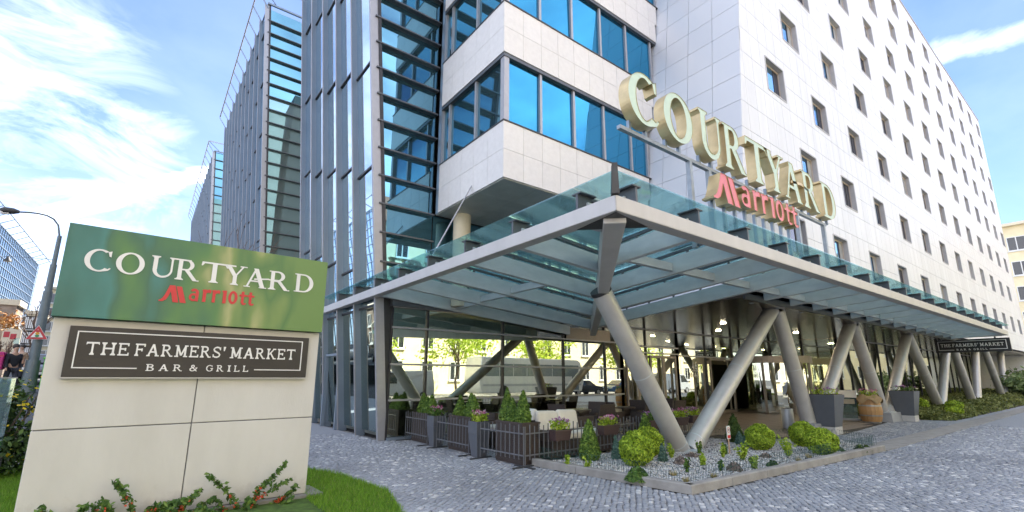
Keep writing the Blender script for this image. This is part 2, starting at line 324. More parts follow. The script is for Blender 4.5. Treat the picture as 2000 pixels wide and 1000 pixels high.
mat('mullion_light', (0.40, 0.40, 0.425), 0.4, metal=0.4, var=0.05)
mat('mullion_dark', (0.045, 0.045, 0.05), 0.4, metal=0.3, var=0.1)
mat('louvre_paint', (0.12, 0.128, 0.145), 0.42, metal=0.4, var=0.08)
mat('door_frame', (0.30, 0.26, 0.23), 0.4, metal=0.5, var=0.06)
mat('white_panel', (0.77, 0.785, 0.82), 0.42, metal=0.0, var=0.055, scale=1.0, rnd='object', rvar=0.025, spec=0.45, stretch=(2.2, 1, .22))
mat('white_panel_rest', (0.77, 0.785, 0.82), 0.42, var=0.055, scale=1.0, rnd='island', rvar=0.025, spec=0.45, stretch=(2.2, 1, .22))
mat('alu_panel', (0.68, 0.71, 0.77), 0.38, metal=0.15, var=0.02, scale=0.3, rnd='object', rvar=0.025, spec=0.7)
mat('stone_cladding', (0.76, 0.745, 0.735), 0.5, var=0.03, scale=7, col2=(0.70, 0.685, 0.675), rnd='object', rvar=0.025, bump=0.06, bscale=60)
mat('soffit_grey', (0.56, 0.57, 0.56), 0.55, var=0.1, scale=2, rnd='object', rvar=0.06)
mat('backing', (0.22, 0.22, 0.23), 0.9)
mat('window_frame', (0.50, 0.43, 0.37), 0.45, metal=0.1, var=0.04)
mat('reveal_grey', (0.46, 0.46, 0.49), 0.6, metal=0.0, var=0.05)
mat('soffit_bronze', (0.10, 0.085, 0.07), 0.18, metal=0.3, var=0.1)
mat('core_pale', (0.42, 0.43, 0.38), 0.8, var=0.1, scale=1.0)
mat('interior_wall', (0.50, 0.41, 0.30), 0.8, var=0.2, scale=1.2)
mat('interior_dark', (0.035, 0.03, 0.027), 0.7, var=0.2)
mat('curtain', (0.80, 0.70, 0.40), 0.9, var=0.1, scale=1.0, stretch=(14, 14, 0.3), col2=(0.50, 0.42, 0.20))
mat('sheer', (0.72, 0.76, 0.60), .9, var=.1, scale=1.0, stretch=(14, 14, .3), col2=(.50, .54, .40))
mat('cream_render', (0.82, 0.73, 0.50), 0.85, var=0.05, scale=1.5, col2=(0.75, 0.65, 0.43))
mat('cream_trim', (0.72, 0.64, 0.48), 0.8, var=0.05)
mat('roof_tile', (0.33, 0.13, 0.075), 0.8, var=0.2, scale=12)
mat('white_frame', (0.75, 0.75, 0.73), 0.5, var=0.03)
mat('old_brown', (0.36, 0.28, 0.22), 0.85, var=0.2, scale=2.0)
mat('window_dark', (0.03, 0.035, 0.045), 0.08, var=0.1, spec=0.8)
def mirror_pane(name, col, base, rough=0.015, fac=0.8, rvar=0.0):
    m = bpy.data.materials.new(name); m.use_nodes = True; t = m.node_tree; l = t.links.new; b = t.nodes['Principled BSDF']
    b.inputs['Base Color'].default_value = (*base, 1); b.inputs['Roughness'].default_value = 0.5
    g = N(t, 'ShaderNodeBsdfGlossy'); g.inputs['Color'].default_value = (*col, 1); g.inputs['Roughness'].default_value = rough
    co = N(t, 'ShaderNodeTexCoord'); nz = N(t, 'ShaderNodeTexNoise'); nz.inputs['Scale'].default_value = 0.5; nz.inputs['Detail'].default_value = 1; l(co.outputs['Object'], nz.inputs['Vector'])
    bp = N(t, 'ShaderNodeBump'); bp.inputs['Strength'].default_value = 0.06; bp.inputs['Distance'].default_value = 0.06; l(nz.outputs['Fac'], bp.inputs['Height']); l(bp.outputs['Normal'], g.inputs['Normal'])
    ms = N(t, 'ShaderNodeMixShader'); ms.inputs[0].default_value = fac
    l(b.outputs['BSDF'], ms.inputs[1]); l(g.outputs['BSDF'], ms.inputs[2]); l(ms.outputs['Shader'], t.nodes['Material Output'].inputs['Surface'])
    MATS[name] = m; return m
mirror_pane('blue_pane', (0.055, 0.30, 0.50), (0.01, 0.08, 0.13), fac=0.82)
mirror_pane('louvre_pane', (0.20, 0.44, 0.58), (0.03, 0.09, 0.11), fac=0.74)
mirror_pane('bay_pane_pale', (0.35, 0.60, 0.72), (0.17, 0.23, 0.22), fac=0.50)
mirror_pane('fin_pane', (0.72, 0.86, 0.94), (0.05, 0.10, 0.13), fac=0.84)
mirror_pane('hotel_pane', (0.34, 0.62, 0.92), (0.03, 0.08, 0.14), fac=0.78)
mirror_pane('hotel_pane_curtain', (0.5, 0.6, 0.75), (0.50, 0.49, 0.46), fac=0.42)
mirror_pane('hotel_pane_dark', (0.25, 0.26, 0.32), (0.04, 0.04, 0.05), fac=0.6)
mirror_pane('far_pane', (0.60, 0.75, 0.88), (0.03, 0.06, 0.08), fac=0.78)
glass('shop_glass', (0.80, 0.90, 0.82), (0.98, 1.0, 0.86), refl=0.60)
glass('side_glass', (0.25, 0.36, 0.36), (0.75, 0.90, 0.90), refl=0.42)
glass('canopy_glass', (0.77, 0.945, 0.945), (0.85, 0.97, 1.0), refl=0.07, dirt=0.12, dirtcol=(0.46, 0.76, 0.78))
glass('balustrade_glass', (0.62, 0.80, 0.82), (0.85, 0.97, 1.0), refl=0.22, dirt=0.12, dirtcol=(0.3, 0.42, 0.43))
# ------------------------------------------------------------------ ground
g = MB(); g.quad((-400, -400, -0.06), (500, -400, -0.06), (500, 500, -0.06), (-400, 500, -0.06)); g.build('ground', 'asphalt', kind='structure')
mat('road_setts', (.20, .20, .205), .8, var=.15, scale=2)
g = MB(); g.box(-60, -19, -0.055, 210, -6.0, -0.045); g.build('road', 'road_setts', kind='structure')
g = MB(); g.box(-1.9, -6, -0.05, 62, 13.0, -0.028); g.box(1.5, 13.0, -0.05, 5.3, 60, -0.028); pav = g.build('pavement', 'joint_sand', kind='structure')
# cobbles: the stones nearest the camera are objects of their own, the rest is joined
BED = [(6.31, 4.12), (5.93, 7.17), (11.9, 7.05), (12.9, 5.95), (14.3, 4.95), (13.54, 3.84)]
LAWN = [(-1.75, 4.0), (2.35, 4.0), (2.72, 5.74), (3.02, 6.9), (2.85, 8.55), (2.0, 10.6), (1.4, 12.6), (-1.75, 12.6)]
ENTR = [(12.6, 6.6), (16.4, 5.62), (30.5, 6.85), (36, 8.9), (36, 12.2), (12.6, 12.2)]
def inpoly(x, y, P):
    r = False; j = len(P) - 1
    for i in range(len(P)):
        (xi, yi), (xj, yj) = P[i], P[j]
        if (yi > y) != (yj > y) and x < (xj - xi) * (y - yi) / (yj - yi) + xi: r = not r
        j = i
    return r
def cobble_verts(cx, cy, a, sx, sy, h, rng):
    ca, sa = math.cos(a), math.sin(a); out = []
    for k, (z, s) in enumerate(((-0.03, 1.0), (h - 0.008, 1.0), (h, 0.86))):
        for ux, uy in ((-1, -1), (1, -1), (1, 1), (-1, 1)):
            jx, jy = (ux * sx / 2 * s, uy * sy / 2 * s)
            out.append((cx + ca * jx - sa * jy, cy + sa * jx + ca * jy, z))
    return out
CF = [(0, 1, 5, 4), (1, 2, 6, 5), (2, 3, 7, 6), (3, 0, 4, 7), (4, 5, 9, 8), (5, 6, 10, 9), (6, 7, 11, 10), (7, 4, 8, 11), (8, 9, 10, 11)]
stones = []
ROT = math.radians(38); cr, sr = math.cos(ROT), math.sin(ROT); P_ = 0.078
rr = random.Random(3)
for i in range(-200, 400):
    for j in range(-290, 210):
        u = i * P_ + (0.5 * P_ if j % 2 else 0) + rr.uniform(-.012, .012); v = j * P_ + rr.uniform(-.012, .012)
        x, y = cr * u - sr * v, sr * u + cr * v
        if not (-1.7 < x < 24.0 and -1.0 < y < 14.5): continue
        if x > 5.0 and y > 12.15: continue
        q = pxl((x, y, 0))
        if q is None or not (-40 < q[0] < 2040 and q[1] < 1040): continue
        if inpoly(x, y, BED) or inpoly(x, y, LAWN) or inpoly(x, y, ENTR): continue
        if x < 1.9 and y > 3: continue
        stones.append((-q[2], x, y))
stones.sort(); protos = []
for k in range(8):
    r0 = np.random.default_rng(k); me = bpy.data.meshes.new('cobble')
    me.from_pydata(cobble_verts(0, 0, 0, P_ * r0.uniform(.78, .95), P_ * r0.uniform(.78, .95), 0.0, r0), [], CF); me.materials.append(M['cobble_single']); protos.append(me)
near = [s_ for s_ in stones if inframe((s_[1], s_[2], 0), 4)][:300]; nearset = set(near)
for k, (_, x, y) in enumerate(near):
    o = link('cobble', protos[k % 8], pav); o.location = (x, y, rr.uniform(-.004, .004)); o.rotation_euler = (0, 0, ROT + rr.uniform(-.3, .3))
V = []; n = 0; Fq = []
for s_ in stones:
    if s_ in nearset: continue
    V += cobble_verts(s_[1], s_[2], ROT + rr.uniform(-.3, .3), P_ * rr.uniform(.76, .95), P_ * rr.uniform(.76, .95), rr.uniform(-.005, .004), rr)
    Fq += [tuple(n + c for c in f) for f in CF]; n += 12
link('cobblestones', npmesh('cobblestones', np.array(V), np.array(Fq), 'cobble'), pav, kind='stuff')
g = MB()                                             # beyond the stones one can tell apart the setts merge
g.box(24.0, -5.5, -0.026, 62, 5.6, -0.004); g.box(1.5, 14.5, -0.026, 5.0, 60, -0.004); g.box(24.0, 5.602, -0.026, 62, 6.8, -0.006); g.build('far_paving', 'far_paving', pav)
# flat stone band that continues the kerb line
g = MB(); g.hexa([(13.6, 3.82, -.02), (45, 4.02, -.02), (45, 4.55, -.02), (13.95, 4.42, -.02)], [(13.6, 3.82, .012), (45, 4.02, .012), (45, 4.55, .012), (13.95, 4.42, .012)]); g.build('edging_band', 'kerb_stone', kind='structure')
# entrance paving of long brown planks of stone
ep = MB(); ep.prism([(x, y, -0.03) for x, y in ENTR], (0, 0, 0.032)); ent = ep.build('entrance_paving', 'interior_dark', kind='structure')
k = 0
for j in range(19):
    y0 = 5.7 + j * .34; x = 12.7 + (j % 3) * .31
    tm = MB()
    while x < 33:
        x1 = x + .92
        if all(inpoly(a, b, ENTR) for a, b in ((x, y0), (x1, y0), (x, y0 + .33), (x1, y0 + .33))):
            t1 = MB(); t1.box(x, y0, 0, x1 - .012, y0 + .325, .014)
            if k < 290 and x < 26: t1.build('paving_tile', 'tile_brown', ent); k += 1
            else: tm.v, tm.f, tm.m = tm.v, tm.f, tm.m; tm.box(x, y0, 0, x1 - .012, y0 + .325, .014)
        x = x1
    if tm.v: tm.build('paving_tiles', 'tile_brown', ent, kind='stuff')
# kerb round the gravel bed
kb = MB(); kb.box(6.3, 4.4, -.05, 6.31, 4.41, -.04); kerb = kb.build('kerb', 'kerb_stone', kind='structure')
def kerb_run(p, q, first, step=1.0, wdt=0.13, h=0.13):
    p, q = Vector((*p, 0)), Vector((*q, 0)); d = (q - p); Ln = d.length; d.normalize(); s = Vector((-d.y, d.x, 0)); n = max(1, round(Ln / step)); st = Ln / n
    for i in range(n):
        a, b = p + d * (i * st + .004), p + d * ((i + 1) * st - .004); c0, c1 = s * 0, s * wdt
        m = MB(); e = .015
        m.hexa([a + c0, b + c0, b + c1, a + c1], [a + c0 + Vector((0, 0, h - e)), b + c0 + Vector((0, 0, h - e)), b + c1 + Vector((0, 0, h - e)), a + c1 + Vector((0, 0, h - e))])
        m.hexa([a + c0 + Vector((0, 0, h - e)), b + c0 + Vector((0, 0, h - e)), b + c1 + Vector((0, 0, h - e)), a + c1 + Vector((0, 0, h - e))], [a + s * e + Vector((0, 0, h)), b + s * e + Vector((0, 0, h)), b + s * (wdt - e) + Vector((0, 0, h)), a + s * (wdt - e) + Vector((0, 0, h))])
        m.build('kerb_stone', 'kerb_stone', kerb)
kerb_run((6.31, 4.12), (13.54, 3.84), 0); kerb_run((5.93, 7.17), (6.31, 4.12), 0); kerb_run((12.9, 5.95), (11.9, 7.05), 0, h=.05); kerb_run((14.3, 4.95), (12.9, 5.95), 0, h=.05)
BIN = [(9.9 + (x - 9.9) * .985, 5.4 + (y - 5.4) * .955) for x, y in BED]
g = MB(); g.prism([(x, y, -0.05) for x, y in BIN], (0, 0, 0.11)); bed = g.build('gravel_bed', 'earth', kind='structure')
def octs(P, r, flat, rng):                           # little angular stones
    n = len(P); base = np.array([(1, 0, 0), (0, 1, 0), (-1, 0, 0), (0, -1, 0), (0, 0, 1), (0, 0, -1)], float)
    fa = np.array([(0, 1, 4), (1, 2, 4), (2, 3, 4), (3, 0, 4), (1, 0, 5), (2, 1, 5), (3, 2, 5), (0, 3, 5)])
    A = rng.normal(size=(n, 3, 3)); Q, _ = np.linalg.qr(A); sc = r * rng.uniform(.55, 1.3, (n, 1, 3)) * np.array([1, 1, flat])
    Vv = np.einsum('nij,kj->nki', Q, base) * sc + P[:, None, :]
    return Vv.reshape(-1, 3), (fa[None] + (np.arange(n) * 6)[:, None, None]).reshape(-1, 3)
pts = []
xs = RNG.uniform(5.9, 14.3, 90000); ys = RNG.uniform(3.8, 7.2, 90000); dens = RNG.random(90000)
for x, y, d_ in zip(xs, ys, dens):
    if len(pts) >= 22000: break
    if inpoly(x, y, BIN) and d_ < min(1.0, 8.5 / math.hypot(x, y)) ** 1.5: pts.append((x, y, .062 + .012 * d_))
V, Fq = octs(np.array(pts), 0.019, 0.7, RNG); link('gravel', npmesh('gravel', V, Fq, 'gravel'), kind='stuff')
# lawn
g = MB(); g.prism([(x, y, -0.05) for x, y in LAWN], (0, 0, 0.045)); g.build('lawn', 'turf', kind='structure')
pts = []
while len(pts) < 30000:
    x, y = random.uniform(-1.75, 3.05), random.uniform(4.0, 12.5)
    q = pxl((x, y, 0))
    if inpoly(x, y, LAWN) and q and -20 < q[0] < 860 and q[1] < 1060 and (x < -0.75 or x > 1.95): pts.append((x, y))
pts = np.array(pts); n = len(pts); hgt = RNG.uniform(.035, .085, n); ang = RNG.uniform(0, 6.283, n); ln = RNG.normal(0, .022, (n, 2)); wd_ = .0045
a = np.stack([np.cos(ang) * wd_, np.sin(ang) * wd_, np.zeros(n)], 1); b0 = np.concatenate([pts, np.full((n, 1), -.008)], 1); tip = b0 + np.concatenate([ln, hgt[:, None]], 1)
V = np.stack([b0 - a, b0 + a, tip], 1).reshape(-1, 3); link('grass', npmesh('grass', V, np.arange(3 * n).reshape(-1, 3), 'grass_blade'), kind='stuff')
# ------------------------------------------------------------------ glass office towers on the left (their street front leans outwards)
def LX(z): return 5.13 - 0.083 * z
def tower(label, y0, y1, zt, nb, xi, ztop_frame, z0=-.05, fin_d=.15, lou=.83, lz0=3.9, fd=1):
    t = thing('office_tower', label, 'office building', (LX(0), y0, 0), 0, 'glass office towers with vertical fins')
    core = MB(); core.hexa([(LX(z0) + .32, y0 + .3, z0), (xi, y0 + .3, z0), (xi, y1, z0), (LX(z0) + .32, y1, z0)], [(LX(zt) + .32, y0 + .3, zt - .05), (xi, y0 + .3, zt - .05), (xi, y1, zt - .05), (LX(zt) + .32, y1, zt - .05)])
    core.build('core_wall', 'core_pale', t)
    st = (y1 - y0) / nb; r = random.Random(int(y0))
    for k in range(nb + 1):
        y = y0 + k * st; m = MB(); wf = .10 if k == 0 else .05
        a, b = LX(z0), LX(zt); fdp = fin_d if k else .14
        m.hexa([(a - fdp, y, z0), (a + .10, y, z0), (a + .10, y + wf, z0), (a - fdp, y + wf, z0)], [(b - fdp, y, zt), (b + .10, y, zt), (b + .10, y + wf, zt), (b - fdp, y + wf, zt)])
        m.build('fin', 'mullion_light' if k == 0 and fd else 'fin_paint', t)
        if k and fd:                                 # pale outer edge cap on every fin
            m = MB(); m.hexa([(a - fdp - .03, y - .008, z0), (a - fdp, y - .008, z0), (a - fdp, y + wf + .008, z0), (a - fdp - .03, y + wf + .008, z0)], [(b - fdp - .03, y - .008, zt), (b - fdp, y - .008, zt), (b - fdp, y + wf + .008, zt), (b - fdp - .03, y + wf + .008, zt)]); m.build('fin_cap', 'mullion_light', t)
    for k in range(nb):                              # panes between the fins, cut at staggered heights
        ya, yb = y0 + k * st + (.1 if k == 0 else .05), y0 + (k + 1) * st
        z = .12; cuts = [z, 3.55]; off = (k * .55) % 3.2 if y0 < 20 else r.uniform(0, 3.3)
        zz = 4.3 + off
        while zz < zt - .5: cuts.append(zz); zz += 3.3
        cuts.append(zt - .1)
        for z1, z2 in zip(cuts[:-1], cuts[1:]):
            m = MB(); e = .035; sk = r.uniform(-.012, .012)
            p = [(LX(z1) + .02, ya, z1 + e), (LX(z1) + .02 + sk, yb, z1 + e), (LX(z2) + .02 + sk, yb, z2 - e), (LX(z2) + .02, ya, z2 - e)]
            m.prism(p, (.03, 0, 0)); gp = m.build('glass_pane', 'side_glass' if z2 < 4 and y0 < 20 else 'fin_pane', t)
            m = MB(); m.bar((LX(z2) + .0, ya, z2), (LX(z2) + .0, yb, z2), .05, .06); m.build('transom', 'mullion_dark' if z2 < zt - 1 else 'fin_paint', t)
    # louvred bay that looks at the camera
    z = lz0; n = 0
    while z < zt - .2:
        z2 = min(z + lou, zt); m = MB()
        m.prism([(LX(z) + .16, y0 + .12, z + .02), (xi - .02, y0 + .12, z + .02), (xi - .02, y0 + .12, z2 - .02), (LX(z2) + .16, y0 + .12, z2 - .02)], (0, .03, 0)); m.build('bay_pane', 'louvre_pane' if y0 < 20 or z > zt - 6 else 'bay_pane_pale', t)
        m = MB(); xa = LX(z) + .02; m.hexa([(xa, y0 - .06, z - .045), (xi - .03, y0 - .06, z - .045), (xi - .03, y0 + .14, z - .045), (xa, y0 + .14, z - .045)], [(xa, y0 - .06, z + .0), (xi - .03, y0 - .06, z + .0), (xi - .03, y0 + .14, z + .015), (xa, y0 + .14, z + .015)]); m.build('louvre', 'louvre_paint', t)
        z += lou; n += 1
    m = MB(); m.hexa([(LX(lz0) + .10, y0 - .04, lz0), (LX(lz0) + .19, y0 - .04, lz0), (LX(lz0) + .19, y0 + .2, lz0), (LX(lz0) + .10, y0 + .2, lz0)], [(LX(zt) + .10, y0 - .04, zt), (LX(zt) + .19, y0 - .04, zt), (LX(zt) + .19, y0 + .2, zt), (LX(zt) + .10, y0 + .2, zt)]); m.build('bay_mullion', 'mullion_dark', t)
    if ztop_frame:                                   # tubular frame standing out round the roof edge
        m = MB(); zf = zt + .75; xo = LX(zt) - .62
        m.tube([(xi, y0 - .7, zf + .1), (xo, y0 - .7, zf), (xo, y1 - .2, zf)], .055, 6)
        m.build('roof_rail', 'mullion_light', t)
        for k in range(nb + 1):
            y = y0 + k * st; m = MB(); m.bar((xo, y, zf), (LX(zt) + .05, y, zt - .25), .06, .07); m.build('rail_strut', 'fin_paint', t)
        m = MB(); m.bar((xo, y0 - .7, zf), (LX(zt) + .6, y0, zt + .02), .05, .05); m.bar((LX(zt), y0 - .05, zt + .05), (xi, y0 - .05, zt + .05), .12, .12); m.build('roof_edge', 'fin_paint', t)
    return t
T1 = tower('glass tower with blue grey fins directly left of the white stone box', 12.22, 20.0, 22.0, 5, 6.36, False)
T2 = tower('middle glass tower with roof frame, second from the white stone box', 29.0, 47.5, 24.0, 11, 12.0, True, fin_d=.14)
T3 = tower('farthest glass tower, smallest and leftmost of the three finned towers', 58.0, 88.0, 25.8, 16, 13.0, True, fin_d=.09, lou=1.0)
# door frame and lean-to post in the street front of the first tower
m = MB(); m.box(4.87, 15.42, 0, 4.99, 15.5, 2.35); m.box(4.87, 16.85, 0, 4.99, 16.93, 2.35); m.box(4.87, 15.5, 2.28, 4.99, 16.85, 2.35); m.build('side_door_frame', 'fin_paint', T1)
# ------------------------------------------------------------------ hotel
HX0, HX1, HY, HZB, HZT = 12.34, 60.0, 5.7, 3.66, 25.56
def HC(z): return HX0 + .147 * (z - 8)              # its left side leans away
H = thing('hotel_building', 'white panelled hotel block with square windows and a projecting stone box', 'hotel', (HC(0), HY, 0))
m = MB(); m.hexa([(HC(HZB) + .35, HY + .3, HZB), (HX1, HY + .3, HZB), (HX1, 24, HZB), (HC(HZB) + .35, 24, HZB)], [(HC(HZT) + .35, HY + .3, HZT - .02), (HX1, HY + .3, HZT - .02), (HX1, 24, HZT - .02), (HC(HZT) + .35, 24, HZT - .02)])
m.build('core_wall', 'backing', H)
m = MB(); m.box(HC(HZT) - .02, HY - .05, HZT, HX1 + .05, HY + .5, HZT + .06); m.build('roof_edge', 'reveal_grey', H)
m = MB(); m.hexa([(HX1, HY, HZB), (HX1 + .05, HY, HZB), (HX1 + .05, 24, HZB), (HX1, 24, HZB)], [(HX1, HY, HZT), (HX1 + .05, HY, HZT), (HX1 + .05, 24, HZT), (HX1, 24, HZT)]); m.build('end_wall', 'white_panel', H)
WROWS = [(6.43 + 2.617 * i - .012 * max(0, i - 2)) for i in range(8)]
WINS = []
for i, zt in enumerate(WROWS):
    x = (14.42 if i % 2 == 0 else 16.18) - .035 * (zt - 11.75)
    if i % 2: x -= 3.52 if x - 3.52 > HC(zt) + .8 else 0
    while x < HX1 - 1.6:
        if x > HC(zt) + .7: WINS.append((x, zt - 1.2, x + 1.28, zt))
        x += 3.522
def cut(poly, wnd):                                 # rectangle minus window -> up to four rectangles
    x0, z0, x1, z1 = poly; a, b, c, d = wnd
    if a >= x1 or c <= x0 or b >= z1 or d <= z0: return [poly]
    o = []
    if a > x0: o.append((x0, z0, a, z1))
    if c < x1: o.append((c, z0, x1, z1))
    xa, xb = max(a, x0), min(c, x1)
    if b > z0: o.append((xa, z0, xb, b))
    if d < z1: o.append((xa, d, xb, z1))
    return o
PW, PH = .587, .8733; panels = []
nz0 = int((10.26 - HZB) / PH) + 1
for k in range(-nz0, 40):
    z0, z1 = max(HZB, 10.26 + k * PH), min(HZT, 10.26 + (k + 1) * PH)
    if z1 - z0 < .05: continue
    xl = HC((z0 + z1) / 2); i0 = int(math.floor(xl / PW))
    for i in range(i0, int(HX1 / PW) + 1):
        x0, x1 = max(i * PW, xl - .2), min((i + 1) * PW, HX1)
        if i == i0: x0 = -1
        if x1 - xl < .02 or x1 - x0 < .05 and x0 > 0: continue
        panels.append((x0, z0, x1, z1))
def panel_mb(p):
    x0, z0, x1, z1 = p; m = MB(); g_ = .006; edge = x0 < 0
    rects = [(0 if edge else x0 + g_, z0 + g_, x1 - g_, z1 - g_)]
    for w_ in WINS:
        if w_[0] < x1 and w_[2] > (x0 if not edge else 0) and w_[1] < z1 and w_[3] > z0: rects = [r for q in rects for r in cut(q, w_)]
    for a, b, c, d in rects:
        if c - a < .004 or d - b < .004: continue
        al, ah = (HC(b), HC(d)) if edge else (a, a)
        m.prism([(al, HY, b), (c, HY, b), (c, HY, d), (ah, HY, d)], (0, .03, 0))
    return m
def px_area(c, wx, wz):
    q = pxl(c); return 0 if q is None or not inframe(c, 0) else q[2] ** 2 * wx * wz * abs(c[1]) / math.hypot(c[0], c[1])
panels.sort(key=lambda p: -px_area(((max(p[0], HC(p[1])) + p[2]) / 2, HY, (p[1] + p[3]) / 2), p[2] - max(p[0], p[2] - PW), p[3] - p[1]))
rest = MB(); cnt = 0
for p in panels:
    mm = panel_mb(p)
    if not mm.v: continue
    if cnt < 200: mm.build('cladding_panel', 'white_panel', H); cnt += 1
    else: rest.add(mm.v, mm.f)
rest.build('cladding_panels', 'white_panel_rest', H, kind='stuff')
# left side of the hotel: larger aluminium panels
for k in range(-8, 18):
    z0, z1 = max(HZB, 10.26 + k * PH), min(HZT, 10.26 + (k + 1) * PH)
    if z1 - z0 < .05: continue
    for j in range(8):
        ya, yb = HY + .031 + j * .85, HY + .031 + (j + 1) * .85; e = .006; m = MB()
        if ya < HY + .05: ya -= .031 - .0
        m.hexa([(HC(z0 + e), ya + e, z0 + e), (HC(z0 + e) + .03, ya + e, z0 + e), (HC(z0 + e) + .03, yb - e, z0 + e), (HC(z0 + e), yb - e, z0 + e)], [(HC(z1 - e), ya + e, z1 - e), (HC(z1 - e) + .03, ya + e, z1 - e), (HC(z1 - e) + .03, yb - e, z1 - e), (HC(z1 - e), yb - e, z1 - e)])
        if j == 0: m.v = [(p[0], max(p[1], HY + .0305), p[2]) for p in m.v]
        m.build('side_panel', 'alu_panel', H)
# windows: one reveal and one pane, shared
fr = MB(); wI, hI, dI = 1.28, 1.2, .19
fr.box(-.02, -.012, 0, .03, dI, hI); fr.box(wI - .03, -.012, 0, wI + .02, dI, hI); fr.box(.03, -.012, hI - .03, wI - .03, dI, hI + .02); fr.box(.03, -.012, -.02, wI - .03, dI, .03)
fr.box(.03, dI - .05, .03, .075, dI - .005, hI - .03, 1); fr.box(wI - .075, dI - .05, .03, wI - .03, dI - .005, hI - .03, 1); fr.box(.075, dI - .05, hI - .1, wI - .075, dI - .005, hI - .03, 1)
frm = fr.mesh('window', ['reveal_grey', 'window_frame']); fr.m = [0] * len(fr.m)
pn = MB(); pn.box(.075, dI - .03, .03, wI * .66, dI - .02, hI - .1); pn.box(wI * .66 + .04, dI - .03, .03, wI - .075, dI - .02, hI - .1, 1); pn.box(wI * .66, dI - .045, .03, wI * .66 + .04, dI - .01, hI - .1, 2)
pnm = [pn.mesh('pane', ['hotel_pane', 'hotel_pane_dark', 'mullion_dark']), pn.mesh('pane', ['hotel_pane_dark', 'hotel_pane_dark', 'mullion_dark']), pn.mesh('pane', ['hotel_pane', 'hotel_pane_curtain', 'mullion_dark'])]
wr = random.Random(5)
for i, (a, b, c_, d) in enumerate(WINS):
    o = link('window', frm, H); o.location = (a - H.location.x, 0, b); p = link('pane', pnm[wr.choice((0, 0, 2, 2, 1))], o)
# projecting stone box
BX0, BY, BZ0 = 6.36, 8.72, 6.4
m = MB(); m.box(BX0 + .5, BY + .4, BZ0 + .1, 12.9, 20, 24); m.build('core_wall', 'interior_dark', H)
def sp(m, name='stone_panel', mt='stone_cladding'): return m.build(name, mt, H)
def xr(z): return HC(z) + .0
for fl in range(5):
    zb = BZ0 + 3.5 * fl
    for r_ in range(2):
        z0, z1 = zb + r_ * .76, zb + (r_ + 1) * .76
        x = BX0; first = True
        while x < xr(z0) - .02:
            x1 = min(x + .64, xr(z0)); m = MB(); m.box(x + (.0 if first else .004), BY, z0 + .004, x1 - .004, BY + .04, z1 - .004); sp(m); x += .64; first = False
        y = BY + .041
        while y < 12.0:
            y1 = min(y + .66, 12.02); m = MB(); m.box(BX0, y + .004, z0 + .004, BX0 + .04, y1 - .004, z1 - .004); sp(m); y += .66
    zt = zb + 1.52
    m = MB(); m.box(BX0 - .015, BY - .02, zt, xr(zt), BY + .2, zt + .035); m.box(BX0 - .015, BY + .2, zt, BX0 + .2, 12.05, zt + .035); m.build('sill', 'mullion_dark', H)
    zh = zb + 3.5
    m = MB(); m.box(BX0 + .02, BY + .02, zh - .1, xr(zh), BY + .22, zh - .004); m.box(BX0 + .02, BY + .22, zh - .1, BX0 + .22, 12.05, zh - .004); m.build('window_head', 'louvre_paint', H)
    zc, ze = zt + .035, zh - .1
    m = MB(); m.box(BX0 + .04, BY + .04, zc, BX0 + .2, BY + .2, ze); m.build('corner_post', 'mullion_light', H)
    fx = [6.56] + [6.40 + 1.27 * i for i in range(1, 6)]; fx = [f_ for f_ in fx if f_ < xr(zc) - .3] + [xr(zc) - .02]
    for a, b in zip(fx[:-1], fx[1:]):
        m = MB(); t0, t1, t2 = (random.uniform(-.012, .012) for _ in range(3)); m.hexa([(a + .04, BY + .13 + t0, zc), (b - .04, BY + .13 + t1, zc), (b - .04, BY + .15 + t1, zc), (a + .04, BY + .15 + t0, zc)], [(a + .04, BY + .13 + t2, ze), (b - .04, BY + .13 + t1 + t2 - t0, ze), (b - .04, BY + .15 + t1 + t2 - t0, ze), (a + .04, BY + .15 + t2, ze)]); p = m.build('window_pane', 'blue_pane', H)
        m = MB(); m.box(b - .04, BY + .06, zc, b + .04, BY + .2, ze); m.build('mullion', 'mullion_light', H)
    fy = [BY + .2, 10.16, 11.62, 12.05]
    for a, b in zip(fy[:-1], fy[1:]):
        m = MB(); m.box(BX0 + .13, a + .04, zc, BX0 + .15, b - .04, ze); m.build('window_pane', 'louvre_pane', H)
        m = MB(); m.box(BX0 + .06, b - .04, zc, BX0 + .2, b + .04, ze); m.build('mullion', 'mullion_light', H)
    m = MB(); m.box(BX0 + .02, 12.05, zb, BX0 + .3, 12.2, zh); m.build('end_post', 'fin_paint', H)
for i in range(5):
    for j in range(3):
        m = MB(); x0 = BX0 + .045 + i * 1.14; x1 = min(x0 + 1.13, HC(BZ0) - .0); m.box(x0, BY + .045 + j * 1.15, BZ0 - .02, x1, BY + .045 + j * 1.15 + 1.14, BZ0 + .02); m.build('soffit_panel', 'soffit_grey', H)
# recessed glazing under the box and its round column
m = MB(); m.box(6.36, 12.30, 3.55, 14.0, 12.33, 6.38); m.build('recessed_glazing', 'louvre_pane', H)
m = MB(); m.lathe([(.26, 3.6), (.26, 6.38)], (7.05, 11.75, 0), 24); m.build('round_column', 'cream_trim', H, smooth=True)
m = MB(); m.box(6.36, 12.1, 5.1, 14.0, 12.28, 5.2); m.build('recess_transom', 'louvre_paint', H)
